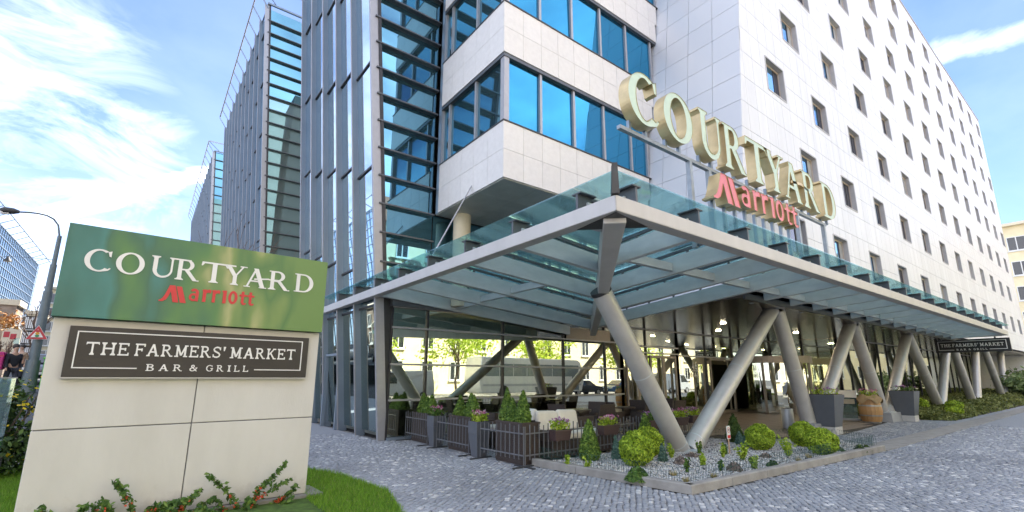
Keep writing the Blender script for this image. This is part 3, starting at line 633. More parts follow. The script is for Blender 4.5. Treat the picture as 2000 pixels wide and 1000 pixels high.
# soffit over the entrance
m = MB(); m.hexa([(HC(HZB) - .1, HY + .05, HZB - .1), (HX1, HY + .05, HZB - .1), (HX1, 12.25, HZB - .1), (HC(HZB) - .1, 12.25, HZB - .1)], [(HC(HZB) - .1, HY + .05, HZB - .01), (HX1, HY + .05, HZB - .01), (HX1, 12.25, HZB - .01), (HC(HZB) - .1, 12.25, HZB - .01)]); m.build('entrance_soffit', 'soffit_bronze', H)
m = MB(); m.box(HC(HZB) - .1, HY, HZB - .14, HX1, HY + .05, HZB + .12); m.build('soffit_edge', 'dark_steel', H)
# ---- ground floor glazing (restaurant, entrance, long glass wall under the hotel)
GY = 12.22
def glazing_x(xs, y, zs, zt, mt='shop_glass', mul='mullion_dark', tr='mullion_light'):
    for a, b in zip(xs[:-1], xs[1:]):
        for z0, z1 in zip(zs[:-1], zs[1:]):
            m = MB(); m.box(a + .03, y + .03, z0 + .025, b - .03, y + .045, z1 - .025); m.build('glass_pane', mt, H)
    for x in xs: m = MB(); m.box(x - .03, y - .02, 0, x + .03, y + .1, zt); m.build('mullion', mul, H)
    for z in zs[1:]:
        m = MB(); m.box(xs[0], y - .06, z - .025, xs[-1], y - .021, z + .025); m.build('transom', tr, H)
glazing_x([5.2, 6.28, 8.96, 11.58, 13.72, 14.69], GY, [.06, 1.0, 1.94, 2.93, 3.50], 3.50)
m = MB(); m.box(5.2, GY - .12, 0, 14.0, GY + .1, .06); m.build('base_sill', 'fin_paint', H)
m = MB(); m.box(5.12, GY - .16, 3.50, 14.8, GY + .14, 3.75); m.build('fascia_band', 'louvre_paint', H)
m = MB(); m.hexa([(LX(0) + .1, GY + .02, 0), (5.2, GY + .02, 0), (5.2, GY + .06, 0), (LX(0) + .1, GY + .06, 0)], [(LX(3.75) + .1, GY + .02, 3.75), (5.2, GY + .02, 3.75), (5.2, GY + .06, 3.75), (LX(3.75) + .1, GY + .06, 3.75)]); m.build('corner_filler', 'mullion_dark', H)
m = MB(); m.box(11.7, GY - .04, 2.95, 14.0, GY - .02, 3.35); m.build('sign_band', 'door_frame', H)
glazing_x([14.69, 16.2, 18.39], GY, [.06, 2.6, 2.85, 3.55], 3.55)
def door(x0, x1, y, zt, handle=1):
    m = MB(); e = .09; m.box(x0, y - .05, .02, x0 + e, y + .02, zt); m.box(x1 - e, y - .05, .02, x1, y + .02, zt); m.box(x0 + e, y - .05, zt - e, x1 - e, y + .02, zt); m.box(x0 + e, y - .05, .02, x1 - e, y + .02, .14)
    d = m.build('door', 'door_frame', H); m = MB(); m.tube([(x1 - .16, y - .1, .9), (x1 - .16, y - .1, 1.5)], .018, 6); m.build('handle', 'steel_paint', d); return d
for a, b in ((14.8, 15.5), (15.5, 16.15), (16.3, 17.2), (17.2, 18.1)): door(a, b, GY - .06, 2.5)
glazing_x([18.39, 20.6, 23.0, 27.0], GY, [.03, 2.55, 3.55], 3.55)
door(20.75, 22.8, GY - .06, 2.5)
# return wall and long wall of glass at the right
for a, b in ((9.0, 10.6), (10.6, 12.2)):
    for z0, z1 in ((.05, 2.5), (2.5, 3.55)):
        m = MB(); m.box(27.03, a + .03, z0, 27.045, b - .03, z1); m.build('glass_pane', 'shop_glass', H)
    m = MB(); m.box(26.97, a - .04, 0, 27.06, a + .04, 3.55); m.build('mullion', 'mullion_dark', H)
m = MB(); m.box(26.9, 10.7, .02, 26.99, 10.8, 2.45); m.box(26.9, 11.95, .02, 26.99, 12.05, 2.45); m.box(26.9, 10.8, 2.35, 26.99, 11.95, 2.45); m.build('door', 'door_frame', H)
xs = [27.0 + 1.5 * i for i in range(23)]
glazing_x(xs, 9.0, [.1, 3.55], 3.55)
m = MB(); m.box(59.5, HY + .05, 0, 60, 9, HZB - .11); m.build('end_wall', 'stone_cladding', H)
# revolving door drum
rd = MB(); cx, cy_, rr_ = 24.6, 11.2, 1.75
for k in range(0, 25):
    a0 = math.pi + .25 + (math.pi - .5) * k / 24
    if k in (0, 6, 12, 18, 24): rd.box(cx + rr_ * math.cos(a0) - .05, cy_ + rr_ * math.sin(a0) - .05, .02, cx + rr_ * math.cos(a0) + .05, cy_ + rr_ * math.sin(a0) + .05, 2.35)
dr = rd.build('revolving_door', 'door_frame', H)
rp_ = MB(); ring = [(cx + rr_ * math.cos(math.pi + math.pi * k / 24), cy_ + rr_ * math.sin(math.pi + math.pi * k / 24)) for k in range(25)]
for (a, b), (c_, d) in zip(ring[:-1], ring[1:]):
    rp_.quad((a, b, .05), (c_, d, .05), (c_, d, 2.3), (a, b, 2.3))
rp_.build('curved_glass', 'shop_glass', dr)
hd = MB()
for (a, b), (c_, d) in zip(ring[:-1], ring[1:]):
    n_ = lambda x, y: (cx + (x - cx) * 1.03, cy_ + (y - cy_) * 1.03)
    hd.hexa([(a, b, 2.3), (c_, d, 2.3), (*n_(c_, d), 2.3), (*n_(a, b), 2.3)], [(a, b, 2.62), (c_, d, 2.62), (*n_(c_, d), 2.62), (*n_(a, b), 2.62)])
hd.build('header_ring', 'door_frame', dr)
wg = MB(); wg.box(cx - 1.6, cy_ - .03, .05, cx + 1.6, cy_ + .03, 2.28); wg.box(cx - .03, cy_ - 1.6, .05, cx + .03, cy_ + .3, 2.28); wg.build('door_wing', 'interior_dark', dr)
# interiors
m = MB(); m.box(5.3, 18.5, 0, 40, 18.6, 3.55); m.box(39.9, 12.0, 0, 40, 18.5, 3.55); m.box(5.3, 12.4, 3.56, 40, 18.5, 3.64); m.box(26.99 + .4, 11.8, 0, 60, 12.0, 3.4); m.build('interior_wall', 'interior_wall', H)
m = MB(); m.box(5.2, 12.3, -.03, 40, 18.5, -.01); m.box(27.1, 9.1, -.03, 60, 11.8, -.01); m.build('interior_floor', 'interior_dark', H)
def curtain(pts, z0, z1, name='curtain', mt='curtain'):
    m = MB(); P = []
    for (xa, ya), (xb, yb) in zip(pts[:-1], pts[1:]):
        n = max(4, int(math.hypot(xb - xa, yb - ya) / .045))
        for i in range(n):
            t_ = i / n; w_ = .035 * math.sin(i * 1.35); P.append((xa + (xb - xa) * t_ + w_ * .3, ya + (yb - ya) * t_ + w_))
    for (a, b), (c_, d) in zip(P[:-1], P[1:]): m.quad((a, b, z0), (c_, d, z0), (c_, d, z1), (a, b, z1))
    return m.build(name, mt, H, smooth=True)
curtain([(5.35, 12.6), (6.2, 12.6)], .05, 3.4); curtain([(6.5, 12.7), (10.6, 12.7)], .05, 3.4, 'curtain', 'sheer'); curtain([(10.75, 12.7), (13.6, 12.7)], .05, 3.4, 'curtain', 'sheer')
for i, (x, y) in enumerate(((16.5, 9.0), (19.5, 8.4), (22.5, 9.0), (19.0, 10.6), (25.5, 8.2))):
    m = MB(); m.lathe([(.09, HZB - .113), (.09, HZB - .102)], (x, y, 0), 12); e = bpy.data.materials.get('downlight')
    if e is None:
        e = bpy.data.materials.new('downlight'); e.use_nodes = True; b = e.node_tree.nodes['Principled BSDF']; b.inputs['Emission Color'].default_value = (1, .82, .55, 1); b.inputs['Emission Strength'].default_value = 30; MATS['downlight'] = e
    m.build('downlight', 'downlight', H)

m_ = [(7.2, 14.2), (9.6, 14.2), (12.0, 14.2), (7.2, 16.4), (9.6, 16.4), (12.0, 16.4), (16.5, 14.4), (19.5, 14.4), (22.5, 14.4), (31, 10.6), (35, 10.6)]
for x, y in m_: m = MB(); m.lathe([(.16, 3.545), (.16, 3.556)], (x, y, 0), 14); m.build('ceiling_fill_light', 'downlight', H)  # glowing ceiling discs added to brighten the dark interior
# ------------------------------------------------------------------ lettering: glyphs drawn as overlapping strokes, merged into one outline each
def seg(x0, y0, x1, y1, wd):                         # stroke of horizontal width wd
    return [(x0 - wd / 2, y0), (x0 + wd / 2, y0), (x1 + wd / 2, y1), (x1 - wd / 2, y1)]
def ring(cx, cy, rx, ry, wx, wy, a0=0, a1=360, n=40):
    P = []
    for k in range(n):
        t0, t1 = math.radians(a0 + (a1 - a0) * k / n), math.radians(a0 + (a1 - a0) * (k + 1) / n)
        o = lambda t, ax, ay: (cx + ax * math.cos(t), cy + ay * math.sin(t))
        P.append([o(t0, rx - wx, ry - wy), o(t0, rx, ry), o(t1, rx, ry), o(t1, rx - wx, ry - wy)])
    return P
def rc(x0, y0, x1, y1): return [(x0, y0), (x1, y0), (x1, y1), (x0, y1)]
def strip(pts):                                      # free stroke: (x, y, width)
    P = []
    Lp, Rp = [], []
    for i, (x, y, wd) in enumerate(pts):
        a, b = pts[max(i - 1, 0)], pts[min(i + 1, len(pts) - 1)]; dx, dy = b[0] - a[0], b[1] - a[1]; l_ = math.hypot(dx, dy) or 1
        nx, ny = -dy / l_ * wd / 2, dx / l_ * wd / 2; Lp.append((x + nx, y + ny)); Rp.append((x - nx, y - ny))
    return [[Rp[i], Rp[i + 1], Lp[i + 1], Lp[i]] for i in range(len(pts) - 1)]
def glyph(ch, tk=.17, tn=.07, sf=.05, se=.09):
    """Serif capitals in a box one unit high; tk thick stem, tn thin stroke, sf serif depth, se serif reach."""
    def ser(x, y, wd, up): s = sf if up > 0 else -sf; return [rc(x - wd / 2 - se, min(y, y - s), x + wd / 2 + se, max(y, y - s)), [(x - wd / 2 - se * .6, y - s), (x + wd / 2 + se * .6, y - s), (x + wd / 2, y - s * 2.2), (x - wd / 2, y - s * 2.2)]]
    S = tk / 2 + se
    if ch == 'C': return ring(.5, .5, .5, .52, tk * 1.1, tn, 56, 314) + [[(.815, .73), (.885, .70), (.885, .98), (.83, .95), (.76, .93)], [(.70, .02), (.84, .06), (.93, .17), (.88, .19), (.78, .10)]]
    if ch == 'O': return ring(.5, .5, .5, .52, tk * 1.1, tn)
    if ch == 'G': return ring(.5, .5, .5, .52, tk * 1.05, tn, 50, 330) + [[(.79, .70), (.87, .68), (.87, .97), (.81, .93)], rc(.76, .12, .76 + tk, .44), rc(.62, .42, .98, .42 + sf)]
    if ch == 'U': return [rc(S - tk / 2, .36, S + tk / 2, 1), rc(.80, .36, .80 + tn * 1.15, 1)] + ring((S - tk / 2 + .80 + tn * 1.15) / 2, .37, (.80 + tn * 1.15 - S + tk / 2) / 2, .39, tk * .95, tn * 1.3, 180, 290) + ring((S - tk / 2 + .80 + tn * 1.15) / 2, .37, (.80 + tn * 1.15 - S + tk / 2) / 2, .39, tn * 1.15, tn * 1.3, 285, 360) + ser(S, 1, tk, 1) + ser(.80 + tn * .57, 1, tn, 1)
    if ch == 'D': return [rc(S - tk / 2, 0, S + tk / 2, 1)] + [rc(S, 1 - tn, .45, 1), rc(S, 0, .45, tn)] + ring(.44, .5, .5, .5, tk * 1.1, tn, -90, 90) + [rc(S - tk / 2 - se, 0, S, sf), rc(S - tk / 2 - se, 1 - sf, S, 1)]
    if ch in 'RBP':
        g = [rc(S - tk / 2, 0, S + tk / 2, 1), rc(S - tk / 2 - se, 1 - sf, S, 1), rc(S, 1 - tn, .45, 1)]
        if ch == 'B': return g + [rc(S - tk / 2 - se, 0, S, sf), rc(S, .5, .42, .5 + tn), rc(S, 0, .45, tn)] + ring(.42, .755, .29, .245, tk, tn, -90, 90, 20) + ring(.45, .27, .33, .27, tk, tn, -90, 90, 20)
        return g + [rc(S, .47, .45, .47 + tn)] + ring(.43, .735, .32, .265, tk, tn, -90, 90, 24) + ser(S, 0, tk, -1) + [seg(.86, 0, .46, .49, tk * 1.15), rc(.76, 0, 1.02, sf)]
    if ch == 'T': return [rc(.5 - tk / 2, 0, .5 + tk / 2, 1), rc(.02, 1 - tn * 1.1, .98, 1), [(.0, .80), (.05, .80), (.12, 1 - tn), (.02, 1)], [(1, .80), (.95, .80), (.88, 1 - tn), (.98, 1)]] + ser(.5, 0, tk, -1)
    if ch == 'Y': return [seg(.50, .46, .16, 1, tk * 1.2), seg(.52, .46, .86, 1, tn * 1.2), rc(.5 - tk / 2, 0, .5 + tk / 2, .50), rc(.0, 1 - sf, .34, 1), rc(.70, 1 - sf, 1.02, 1)] + ser(.5, 0, tk, -1)
    if ch == 'A': return [seg(.13, 0, .50, 1, tn * 1.25), seg(.84, 0, .49, 1, tk * 1.2), rc(.26, .30, .72, .30 + tn), rc(0, 0, .28, sf), rc(.68, 0, 1.02, sf)]
    if ch == 'H': return [rc(S - tk / 2, 0, S + tk / 2, 1), rc(1 - S - tk / 2, 0, 1 - S + tk / 2, 1), rc(S, .47, 1 - S, .47 + tn)] + ser(S, 0, tk, -1) + ser(S, 1, tk, 1) + ser(1 - S, 0, tk, -1) + ser(1 - S, 1, tk, 1)
    if ch in 'EF':
        g = [rc(S - tk / 2, 0, S + tk / 2, 1), rc(S - tk / 2 - se, 1 - sf, S, 1), rc(S, 1 - tn, .9, 1), rc(.9 - tn, .76, .9, 1), rc(S, .47, .68, .47 + tn), rc(.68 - tn, .38, .68, .62)]
        return g + ([rc(S - tk / 2 - se, 0, S, sf), rc(S, 0, .95, tn), rc(.95 - tn, 0, .95, .24)] if ch == 'E' else ser(S, 0, tk, -1))
    if ch == 'L': return [rc(S - tk / 2, 0, S + tk / 2, 1), rc(S, 0, .9, tn), rc(.9 - tn, 0, .9, .26), rc(S - tk / 2 - se, 0, S, sf)] + ser(S, 1, tk, 1)
    if ch == 'I': return [rc(.5 - tk / 2, 0, .5 + tk / 2, 1)] + ser(.5, 0, tk, -1) + ser(.5, 1, tk, 1)
    if ch == 'M': return [rc(.12, 0, .12 + tn * 1.2, 1), rc(.88 - tk, 0, .88, 1), seg(.5, .12, .17, 1, tk * .95), seg(.5, .12, .83, 1, tn * 1.1), rc(0, 0, .30, sf), rc(.68, 0, 1, sf), rc(.0, 1 - sf, .2, 1), rc(.8, 1 - sf, 1, 1)]
    if ch == 'K': return [rc(S - tk / 2, 0, S + tk / 2, 1), seg(S + tk / 2, .42, .80, 1, tn * 1.3), seg(.84, 0, .40, .58, tk * 1.1), rc(.70, 0, 1.02, sf), rc(.66, 1 - sf, .98, 1)] + ser(S, 0, tk, -1) + ser(S, 1, tk, 1)
    if ch == 'S': return strip([(.84, .74, tn), (.80, .86, tn), (.66, .955, tn * 1.1), (.48, .97, tn * 1.2), (.28, .92, tk * .8), (.17, .77, tk), (.24, .62, tk), (.45, .52, tk), (.68, .42, tk), (.82, .28, tk), (.76, .11, tk * .85), (.56, .03, tn * 1.2), (.36, .03, tn * 1.1), (.19, .11, tn), (.13, .26, tn)]) + [rc(.80, .70, .88, .98), rc(.10, .02, .18, .30)]
    if ch == "'": return [[(.35, 1.02), (.65, 1.02), (.52, .66), (.40, .66)]]
    if ch == '&': return ring(.42, .76, .22, .24, tk * .8, tn, 0, 360, 24) + ring(.40, .28, .36, .29, tk, tn, 60, 345, 30) + [seg(.92, 0, .30, .70, tk)] + [strip([(.70, .22, tn), (.84, .36, tn), (.88, .50, tn)])[0], strip([(.70, .22, tn), (.84, .36, tn), (.88, .50, tn)])[1], rc(.76, .48, 1.0, .48 + sf)]
    if ch == '1': return [rc(.42, 0, .6, 1), [(.2, .78), (.42, .86), (.42, 1), (.2, .90)]]
    if ch == '4': return [rc(.58, 0, .76, 1), rc(.06, .22, .95, .37), seg(.16, .28, .66, 1, .17)]
    if ch == '6': return ring(.5, .31, .42, .31, .17, .15) + strip([(.16, .30, .17), (.20, .55, .17), (.36, .80, .16), (.62, 1.0, .13)])
    # bold lower-case of the second word
    b = .24
    if ch == 'm_': return [[(.50, 0), (.73, 0), (.53, 1.0), (.31, 1.0)], [(.79, 0), (1.03, 0), (.79, .97), (.575, .97)]] + strip([(-.04, .03, .06), (.06, .06, .13), (.16, .16, .16), (.24, .38, .16), (.31, .68, .15), (.36, .98, .12)])
    if ch == 'a_': return ring(.48, .24, .46, .25, b, .13, 0, 360, 24) + [rc(.66, 0, .98, .40)] + ring(.52, .52, .46, .26, .30, .15, 0, 150, 18) + [rc(.67, .36, .98, .54)]
    if ch == 'r_': return [rc(.08, 0, .46, .75), [(.0, .75), (.46, .78), (.46, .66), (.0, .66)]] + strip([(.30, .52, .16), (.52, .66, .18), (.80, .70, .20), (1.0, .66, .2)])
    if ch == 'i_': return [rc(.2, 0, .8, .74), [(.0, .75), (.8, .78), (.8, .66), (.0, .66)]]
    if ch == 'o_': return ring(.5, .375, .5, .385, .3, .13)
    if ch == 't_': return [rc(.28, .08, .64, 1.0), rc(.0, .62, 1.0, .76)] + strip([(.46, .10, .22), (.56, .05, .18), (.78, .03, .14), (1.0, .08, .10)])
    return [rc(0, 0, 1, 1)]
def outline(polys):
    vs, fs = [], []
    for p in polys:
        a = sum(p[i][0] * p[(i + 1) % len(p)][1] - p[(i + 1) % len(p)][0] * p[i][1] for i in range(len(p)))
        if abs(a) < 1e-7: continue
        if a < 0: p = p[::-1]
        k = len(vs); vs += [Vector(q) for q in p]; fs.append(list(range(k, k + len(p))))
    V_, E_, T_, _, _, of = delaunay_2d_cdt(vs, [], fs, 0, 1e-5)
    return [(v.x, v.y) for v in V_], [t for t, o in zip(T_, of) if len(o) > 0]
_GC = {}
def glyph_mesh(ch, x0, x1, z0, z1, depth, mats, yf=0.0, rim=0.0, shear=0.0, norm=True, **kw):
    """Raised letter: front at y = yf (facing -y), depth behind it; x/z box given."""
    key = (ch, tuple(sorted(kw.items())))
    if key not in _GC: _GC[key] = outline(glyph(ch, **kw))
    vs, ts = _GC[key]
    ax, bx = min(v[0] for v in vs), max(v[0] for v in vs)
    if norm: az, bz = min(v[1] for v in vs), max(v[1] for v in vs)
    else: az, bz = 0.0, 1.0
    P = [(x0 + (v[0] - ax) / (bx - ax) * (x1 - x0), z0 + (v[1] - az) / (bz - az) * (z1 - z0)) for v in vs]; P = [(x + shear * (z - z0), z) for x, z in P]
    n = len(P); m = MB(); cnt = {}
    for t in ts:
        for i in range(len(t)): e = (t[i], t[(i + 1) % len(t)]); cnt[e] = cnt.get(e, 0) + 1
    m.add([(x, yf, z) for x, z in P], [tuple(t) for t in ts], 0)
    m.add([(x, yf + depth, z) for x, z in P], [tuple(reversed(t)) for t in ts], 1)
    for (a, b) in cnt:
        if (b, a) not in cnt:
            m.add([(*P[a][:1], yf - rim, P[a][1]), (*P[b][:1], yf - rim, P[b][1]), (*P[b][:1], yf + depth, P[b][1]), (*P[a][:1], yf + depth, P[a][1])], [(3, 2, 1, 0)], 1)
    return m
WORD1 = [('C', -2.699, -2.460, 2.764), ('O', -2.424, -2.159, 2.770), ('U', -2.101, -1.862, 2.775), ('R', -1.850, -1.598, 2.775), ('T', -1.590, -1.290, 2.783), ('Y', -1.335, -1.065, 2.785), ('A', -1.090, -.812, 2.780), ('R', -.790, -.512, 2.781), ('D', -.451, -.192, 2.790)]
WORD2 = [('m_', -1.975, -1.698, 2.49, .205), ('a_', -1.676, -1.576, 2.523, .160), ('r_', -1.540, -1.444, 2.526, .165), ('r_', -1.434, -1.345, 2.530, .165), ('i_', -1.322, -1.272, 2.530, .170), ('o_', -1.248, -1.143, 2.530, .172), ('t_', -1.122, -1.036, 2.532, .176), ('t_', -1.030, -.943, 2.532, .176)]
mat('letter_white', (0.80, 0.79, 0.77), 0.5, var=0.04); mat('letter_red', (0.60, 0.035, 0.04), 0.45, var=0.05)
mat('mint_face', (0.58, 0.72, 0.60), 0.4, var=0.03); mat('pink_face', (0.78, 0.22, 0.26), 0.4, var=0.03)
mat('rail_light', (.34, .39, .45), .45, metal=.2)
mat('gold_side', (0.66, 0.52, 0.29), 0.40, metal=0.6, var=0.08); mat('board_brown', (0.036, 0.030, 0.027), 0.5, var=0.1, scale=2); mat('board_black', (0.016, 0.016, 0.018), 0.35, var=0.1)
# printed green board: soft out-of-focus foliage photograph
def green_print():
    m = bpy.data.materials.new('green_print'); m.use_nodes = True; t = m.node_tree; l = t.links.new; b = t.nodes['Principled BSDF']; b.inputs['Roughness'].default_value = 0.32
    co = N(t, 'ShaderNodeTexCoord'); mp_ = N(t, 'ShaderNodeMapping'); mp_.inputs['Scale'].default_value = (1.9, 1, 0.75); mp_.inputs['Rotation'].default_value = (0, .35, 0); l(co.outputs['Object'], mp_.inputs['Vector'])
    nz = N(t, 'ShaderNodeTexNoise'); nz.inputs['Scale'].default_value = 1.25; nz.inputs['Detail'].default_value = 2.5; nz.inputs['Roughness'].default_value = 0.45; l(mp_.outputs['Vector'], nz.inputs['Vector'])
    sp_ = N(t, 'ShaderNodeSeparateXYZ'); l(co.outputs['Object'], sp_.inputs[0])
    gx = N(t, 'ShaderNodeMapRange'); gx.inputs['From Min'].default_value = -2.87; gx.inputs['From Max'].default_value = 0.0; l(sp_.outputs['X'], gx.inputs['Value'])
    ad = N(t, 'ShaderNodeMath', operation='MULTIPLY_ADD'); l(nz.outputs['Fac'], ad.inputs[0]); ad.inputs[1].default_value = 1.05; l(gx.outputs['Result'], ad.inputs[2])
    mr = N(t, 'ShaderNodeMapRange'); mr.inputs['From Min'].default_value = 0.42; mr.inputs['From Max'].default_value = 1.40; l(ad.outputs['Value'], mr.inputs['Value'])
    r = N(t, 'ShaderNodeValToRGB'); cr = r.color_ramp
    st = [(0.0, (.022, .125, .105)), (.24, (.040, .190, .175)), (.36, (.035, .130, .080)), (.52, (.075, .20, .065)), (.64, (.16, .25, .085)), (.72, (.36, .37, .17)), (.80, (.17, .26, .08)), (.90, (.075, .18, .06)), (1.0, (.13, .235, .07))]
    while len(cr.elements) < len(st): cr.elements.new(.5)
    for e, (p, c) in zip(cr.elements, st): e.position = p; e.color = (*c, 1)
    l(mr.outputs['Result'], r.inputs['Fac']); l(r.outputs['Color'], b.inputs['Base Color']); MATS['green_print'] = m
green_print()
# ------------------------------------------------------------------ the sign wall in front
PY = thing('sign_wall', 'concrete sign wall with green board on top and brown restaurant sign below', 'sign', (1.99, 7.29, 0), math.radians(3.39))
def pbuild(m, n, mt, par=PY, **k): return m.build(n, mt, par, world=False, **k)
e = .006
for a, b in ((-2.86, -1.448), (-1.448, 0.0)):
    for z0, z1 in ((.03, 1.04), (1.04, 2.235)):
        m = MB(); m.box(a + e, 0, z0 + e, b - e, .30, z1 - e); pbuild(m, 'concrete_panel', 'concrete', bevel=.006)
m = MB(); m.box(-2.84, .02, .03, -.02, .29, 2.22); pbuild(m, 'core_wall', 'backing')
m = MB(); m.box(-3.0, -.10, -.03, .20, .5, .03); pbuild(m, 'base_slab', 'kerb_stone')
gb = MB(); gb.box(-2.875, -.10, 2.236, -.005, .40, 3.285); gbo = pbuild(gb, 'green_board', 'green_print', bevel=.004)
for ch, a, b, z in WORD1: glyph_mesh(ch, a, b, z, z + .262, .008, ['letter_white'], -.109).build('letter', ['letter_white', 'letter_white'], gbo, world=False)
m = MB(); m.prism([(-.97, -.1085, 2.905), (-.80, -.1085, 2.925), (-.68, -.1085, 2.905), (-.68, -.1085, 2.89), (-.80, -.1085, 2.907), (-.97, -.1085, 2.885)], (0, .007, 0)); m.build('letter_stroke', 'letter_white', gbo, world=False)
m = MB(); m.box(-1.88, -.1085, 3.02, -1.70, -.101, 3.037); m.box(-1.36, -.1085, 3.028, -1.20, -.101, 3.046); m.build('letter_bridge', 'letter_white', gbo, world=False)
for ch, a, b, z, h in WORD2: glyph_mesh(ch, a, b, z, z + h, .008, ['letter_red'], -.109).build('letter', ['letter_red', 'letter_red'], gbo, world=False)
SLAB = dict(tk=.15, tn=.12, sf=.105, se=.10)
def farmers(board, x0, x1, z0, z1, yf, mt, line, dep=.02, SLAB=SLAB):
    """The two lines of restaurant lettering with their open frame; x0..x1, z0..z1 is the frame."""
    W, Hh = x1 - x0, z1 - z0; X = lambda f_: x0 + W * f_; Z = lambda f_: z0 + Hh * f_
    def word(s, a, b, za, zb, sp=.16):
        wd = {"'": .30, 'I': .52, 'M': 1.12, 'E': .82, 'F': .80, 'L': .80, 'S': .74, 'B': .84, 'T': .92, 'H': 1.02, '&': .98, 'R': .98, 'A': 1.02}; tot = sum(wd.get(c, .95) for c in s) + sp * (len(s) - 1); u = (b - a) / tot; x = a
        for c in s:
            cw = wd.get(c, .95) * u; zz0, zz1 = (za + (zb - za) * .62, zb) if c == "'" else (za, zb)
            glyph_mesh(c, x + (.08 * u if c in "'I" else 0), x + cw, zz0, zz1, dep, None, yf, **SLAB).build('letter', [mt, mt], board, world=False); x += cw + sp * u
    word('THE', X(.035), X(.195), Z(.36), Z(.72)); word("FARMERS'", X(.217), X(.605), Z(.36), Z(.72)); word('MARKET', X(.628), X(.965), Z(.36), Z(.72))
    word('BAR', X(.270), X(.420), Z(-.07), Z(.13), .5); word('&', X(.452), X(.486), Z(-.07), Z(.13)); word('GRILL', X(.525), X(.725), Z(-.07), Z(.13), .5)
    m = MB(); t = line
    for a, b in ((( x0, z0), (X(.235), z0)), ((X(.755), z0), (x1, z0)), ((x0, z1), (x1, z1))): m.box(a[0], yf, a[1] - t, b[0], yf + dep, a[1] + t)
    m.box(x0 - t, yf, z0 - t, x0 + t, yf + dep, z1 + t); m.box(x1 - t, yf + .0005, z0 - t, x1 + t, yf + dep, z1 + t); m.build('frame_line', mt, board, world=False)
db = MB(); db.box(-2.705, -.065, 1.59, -.165, .0, 2.145); dbo = pbuild(db, 'brown_board', 'board_brown', bevel=.004)
m = MB(); m.box(-2.71, -.062, 1.575, -.16, .0, 1.588); m.build('board_edge', 'steel_paint', dbo, world=False)
farmers(dbo, -2.63, -.255, 1.69, 2.085, -.075, 'letter_white', .006)
# ------------------------------------------------------------------ canopy
CX, CY, ZF = 4.55, 3.77, 3.70
SLP = .10; ZG = 4.22
CAN = thing('entrance_canopy', 'steel and glass entrance canopy on slanting round columns', 'canopy', (CX, CY, 0))
def zr(x, y): return ZG - SLP * max(0.0, y - CY + .04)
def zl(x, y): return ZG - SLP * max(0.0, x - CX + .04)
def cb(m, n, mt, **k): return m.build(n, mt, CAN, **k)
XE = 33.6
m = MB(); m.hexa([(CX, CY, ZF), (XE, CY, ZF), (XE, CY + .22, ZF), (CX + .22, CY + .22, ZF)], [(CX, CY, ZF + .22), (XE, CY, ZF + .22), (XE, CY + .22, ZF + .22), (CX + .22, CY + .22, ZF + .22)]); cb(m, 'fascia', 'steel_paint', bevel=.012)
m = MB(); m.hexa([(CX, CY + .002, ZF), (CX + .22, CY + .222, ZF), (CX + .22, 14.4, ZF), (CX, 14.4, ZF)], [(CX, CY + .002, ZF + .22), (CX + .22, CY + .222, ZF + .22), (CX + .22, 14.4, ZF + .22), (CX, 14.4, ZF + .22)]); cb(m, 'fascia', 'steel_paint', bevel=.012)
m = MB(); m.box(CX, 14.42, ZF, CX + .2, 16.6, ZF + .22); cb(m, 'fascia', 'steel_paint', bevel=.012)
m = MB(); m.box(XE - .15, CY + .22, ZF - .02, XE, 5.7, ZF + .2); cb(m, 'end_beam', 'steel_paint')
def yin(x): return min(x - .78, 5.66) if x >= 11.75 else min(x - .78, 12.0)
def xin(y): return min(y + .78, 11.7)
bx = [5.02 + 1.525 * i for i in range(20)]; by = [4.50 + 1.51 * i for i in range(9)]
def gpoly(P):                                        # sloping glass plate
    m = MB(); m.prism(P, (0, 0, .02)); return m.build('glass_plate', 'canopy_glass', CAN)
prev = CX - .03
for x in bx + [XE + .1]:
    a, b = prev + .008, x - .008; ia, ib = yin(max(a, 4.62)), yin(b)
    if a < 11.75 < b: ib = 5.66; ia = 5.66
    yo = CY - .04
    if prev < CX: gpoly([(CX - .03, yo, zr(0, yo)), (b, yo, zr(0, yo)), (b, b - .78, zr(0, b - .78))])
    else: gpoly([(a, yo, zr(0, yo)), (b, yo, zr(0, yo)), (b, ib, zr(0, ib)), (a, ia, zr(0, ia))])
    prev = x
prev = CY - .03
for y in by:
    if y > 16.7: break
    a, b = prev + .008, y - .008; xo = CX - .04
    if prev < CY: gpoly([(xo, CY - .03, zl(xo, 0)), (b + .78, b, zl(b + .78, 0)), (xo, b, zl(xo, 0))])
    else:
        ia, ib = (xin(a), xin(b)) if b < 12.1 else (4.84, 4.80)
        gpoly([(xo, a, zl(xo, 0)), (ia, a, zl(ia, 0)), (ib, b, zl(ib, 0)), (xo, b, zl(xo, 0))])
    prev = y
def beamZ(z): return z - .13
